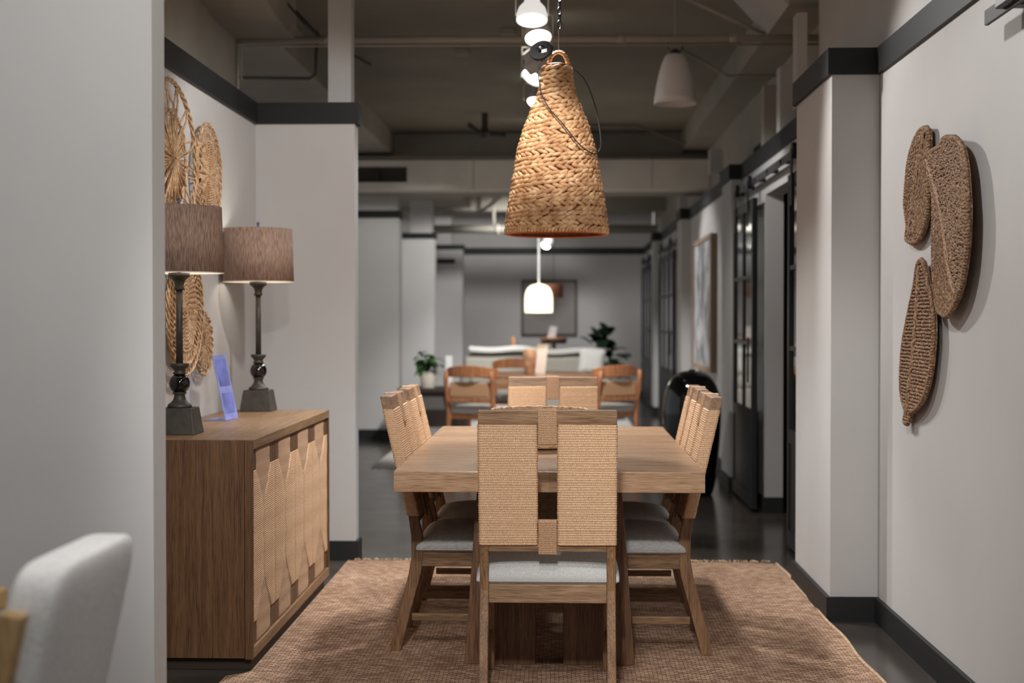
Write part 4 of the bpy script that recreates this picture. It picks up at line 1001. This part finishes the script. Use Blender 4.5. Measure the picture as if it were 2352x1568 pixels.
# high table with card behind the sofa
ht = thing('wooden_bar_table', 'small round wooden high table with a card, behind the sofa', 'table', (-.10, 20.6, 0))
MB().lathe([(.20, .985), (.20, 1.012)], 32).build('tabletop', TEAK, ht)
MB().lathe([(.03, .02), (.03, .985)], 12).build('pedestal', TEAK, ht); MB().lathe([(.18, 0), (.17, .02), (.03, .03)], 24).build('base', TEAK, ht)
MB().lathe([(.185, .93), (.185, .985)], 32).build('under_shelf', WALNUT, ht)
tag(MB().prism([(-.08, 0), (.04, 0), (.07, .16), (-.03, .17)], 0, .01, 'Y').build('white_card', ACRYL, loc=(-.12, 20.55, 1.013)), 'small white tilted card on the round high table', 'card')
ac = thing('wood_armchair', 'armchair of which only an orange wooden post shows left of the table', 'chair', (-.72, 20.3, 0), .2)
for x, y, h in ((-.25, 0, .62), (.08, 0, 1.03), (-.25, .5, .62), (.25, .5, .62)):
    MB().tube([(x, y, 0), (x-.04*(h > 1), y, h)], .026, 8).build('leg', TEAK, ac, smooth=True)
MB().box(-.26, .26, 0, .5, .36, .44).build('seat', SOFAM, ac, bevel=.02)
# fiddle-leaf plant
def leaves(n, c, spread, size, seed, droop=.3, up=.6):
    r = np.random.default_rng(seed); mb = MB()
    for k in range(n):
        a = r.uniform(0, 2*PI); el_ = r.uniform(-.3, 1.2); s = size*r.uniform(.75, 1.2)
        base = Vector(c)+Vector((r.normal(0, spread[0]), r.normal(0, spread[1]), r.normal(0, spread[2])))
        d = Vector((math.cos(a)*math.cos(el_), math.sin(a)*math.cos(el_), math.sin(el_))); sd = d.cross(Vector((0, 0, 1))).normalized(); nn = sd.cross(d)
        V = []; m = 7
        for j in range(m):
            t = j/(m-1); wd = s*.33*math.sin(PI*min(1, t*.93+.05))**.7; p = base+d*s*t+Vector((0, 0, -droop*s*t*t))
            V += [tuple(p-sd*wd+nn*.12*wd), tuple(p-nn*.1*wd), tuple(p+sd*wd+nn*.12*wd)]
        mb.grid(V, 3, m)
    return mb
pl = thing('fiddle_leaf_plant', 'tall dark-leaved fiddle-leaf plant right of the sofa', 'plant', (.58, 19.1, 0))
MB().lathe([(.14, 0), (.17, .3), (.175, .34), (.155, .34)], 28).build('pot', POTM, pl, smooth=True)
MB().tube(smoothpath([(0, 0, .3), (.02, 0, .6), (-.02, 0, .85), (.03, 0, 1.12)]), .02, 8).build('trunk', BARK, pl, smooth=True)
lf = leaves(20, (.10, 0, .72), (.05, .08, .12), .27, 3)
l2_ = leaves(13, (.02, 0, 1.05), (.05, .05, .05), .27, 5); lf.add(np.concatenate(l2_.v), l2_.f)
l3_ = leaves(7, (-.10, 0, .98), (.05, .05, .04), .22, 8); lf.add(np.concatenate(l3_.v), l3_.f)
o = lf.build('foliage', LEAFD, pl, smooth=True)
# side table with potted plant
stt = thing('dark_side_table', 'dark walnut side table with splayed legs left of far chairs', 'table', (-1.37, 14.6, .0))
MB().box(-.28, .28, -.28, .28, .545, .588).build('tabletop', WALNUT, stt, bevel=.005)
for sx in (-1, 1):
    for sy in (-1, 1):
        MB().tube([(sx*.21, sy*.22, .545), (sx*.285, sy*.26, .0)], [.04, .018], 8).build('leg', WALNUT, stt, smooth=True)
MB().box(-.22, .22, -.24, -.22, .5, .545).build('apron', WALNUT, stt)
pp = thing('potted_plant', 'small green potted plant in a pale cylinder pot on the side table', 'plant', (-1.36, 14.5, .588))
MB().lathe([(.07, 0), (.078, .16), (.07, .16), (.068, .14), (.001, .14)], 28, cap=False).build('pot', POTM, pp, smooth=True)
MB().tube([(0, 0, .12), (0, 0, .24)], .01, 6).build('stem', LEAFM, pp)
leaves(44, (0, 0, .26), (.045, .045, .05), .115, 11, .7).build('foliage', LEAFM, pp, smooth=True)
ca = tag(MB().box(-.035, .035, 0, .01, 0, .32).build('white_panel_card', ACRYL, loc=(-1.16, 14.72, .588), bevel=.002), 'tall narrow white card behind the small potted plant', 'card')
bx = thing('lower_grey_bench', 'low grey upholstered bench on the pale rug beyond side table', 'bench', (-1.42, 17.0, .010))
MB().box(-.35, .35, -.3, .3, .2, .42).build('cushion', plain('mid_grey', (120, 118, 116), .9), bx, bevel=.03, seg=3)
MB().box(-.33, .33, -.28, .28, 0, .2).build('base', WALNUT, bx)

# ------------------------------------------------------------------ foreground white chair and light oak table at the left
lt = thing('light_oak_table', 'light oak table at the left edge, beyond the white chair', 'table', (-1.75, 2.35, 0))
MB().box(-.6, .607, -.5, .55, .70, .745).build('tabletop', LIGHTOAK, lt, bevel=.006)
for sx in (-1, 1):
    for sy in (-1, 1): MB().box(sx*.5-.035, sx*.5+.035, sy*.42-.035, sy*.42+.035, 0, .70).build('leg', LIGHTOAK, lt, bevel=.004)
wc = thing('white_upholstered_chair', 'white upholstered chair with light oak posts in the left foreground', 'chair', (-.86, 2.43, 0))
def skew(V, k=.22, z0=.45):
    return [(x+k*(z-z0)-.037, y, z) for x, y, z in V]
def pad(x0, x1, y0, y1, z0, z1, name, e=4, bul=.0):
    V = []; nu, nv = 48, 33
    cx, cy, cz = (x0+x1)/2, (y0+y1)/2, (z0+z1)/2; a, b, c = (x1-x0)/2, (y1-y0)/2, (z1-z0)/2
    for j in range(nv):
        ph = -PI/2+PI*j/(nv-1)
        for i in range(nu):
            th_ = 2*PI*i/nu; f_ = lambda v, p: math.copysign(abs(v)**p, v)
            p1, p2 = .42, .22
            V.append((cx+a*f_(math.cos(ph), p2)*f_(math.cos(th_), p1), cy+b*f_(math.cos(ph), p2)*f_(math.sin(th_), p1*.5), cz+c*f_(math.sin(ph), p2*1.2)))
    mb = MB(); mb.grid(skew(V), nu, nv, True)
    return mb
pad(-.080, .014, -.215, .215, .40, .905, 'b').build('backrest', FABW, wc, smooth=True)
for s in (-1, 1):
    y = s*.205
    V = [(-.068, y-.018+s*.02, 0), (-.028, y-.018+s*.02, 0), (-.028, y+.018+s*.02, 0), (-.068, y+.018+s*.02, 0)]
    W = [(-.068, y-.018+s*.02, .838), (-.028, y-.018+s*.02, .832), (-.028, y+.018+s*.02, .832), (-.068, y+.018+s*.02, .838)]
    MB().add(skew(V)+skew(W), [(3, 2, 1, 0), (4, 5, 6, 7)]+[(i, (i+1) % 4, 4+(i+1) % 4, 4+i) for i in range(4)]).build('leg', LIGHTOAK, wc, bevel=.004)
    MB().box(-.49, -.45, y-.018, y+.018, 0, .42).build('leg', LIGHTOAK, wc, bevel=.004)
MB().box(-.5, -.02, -.2, .2, .36, .42).build('seat_frame', LIGHTOAK, wc, bevel=.004)
MB().box(-.5, -.04, -.205, .205, .42, .50).build('seat_cushion', FABW, wc, bevel=.025, seg=4)
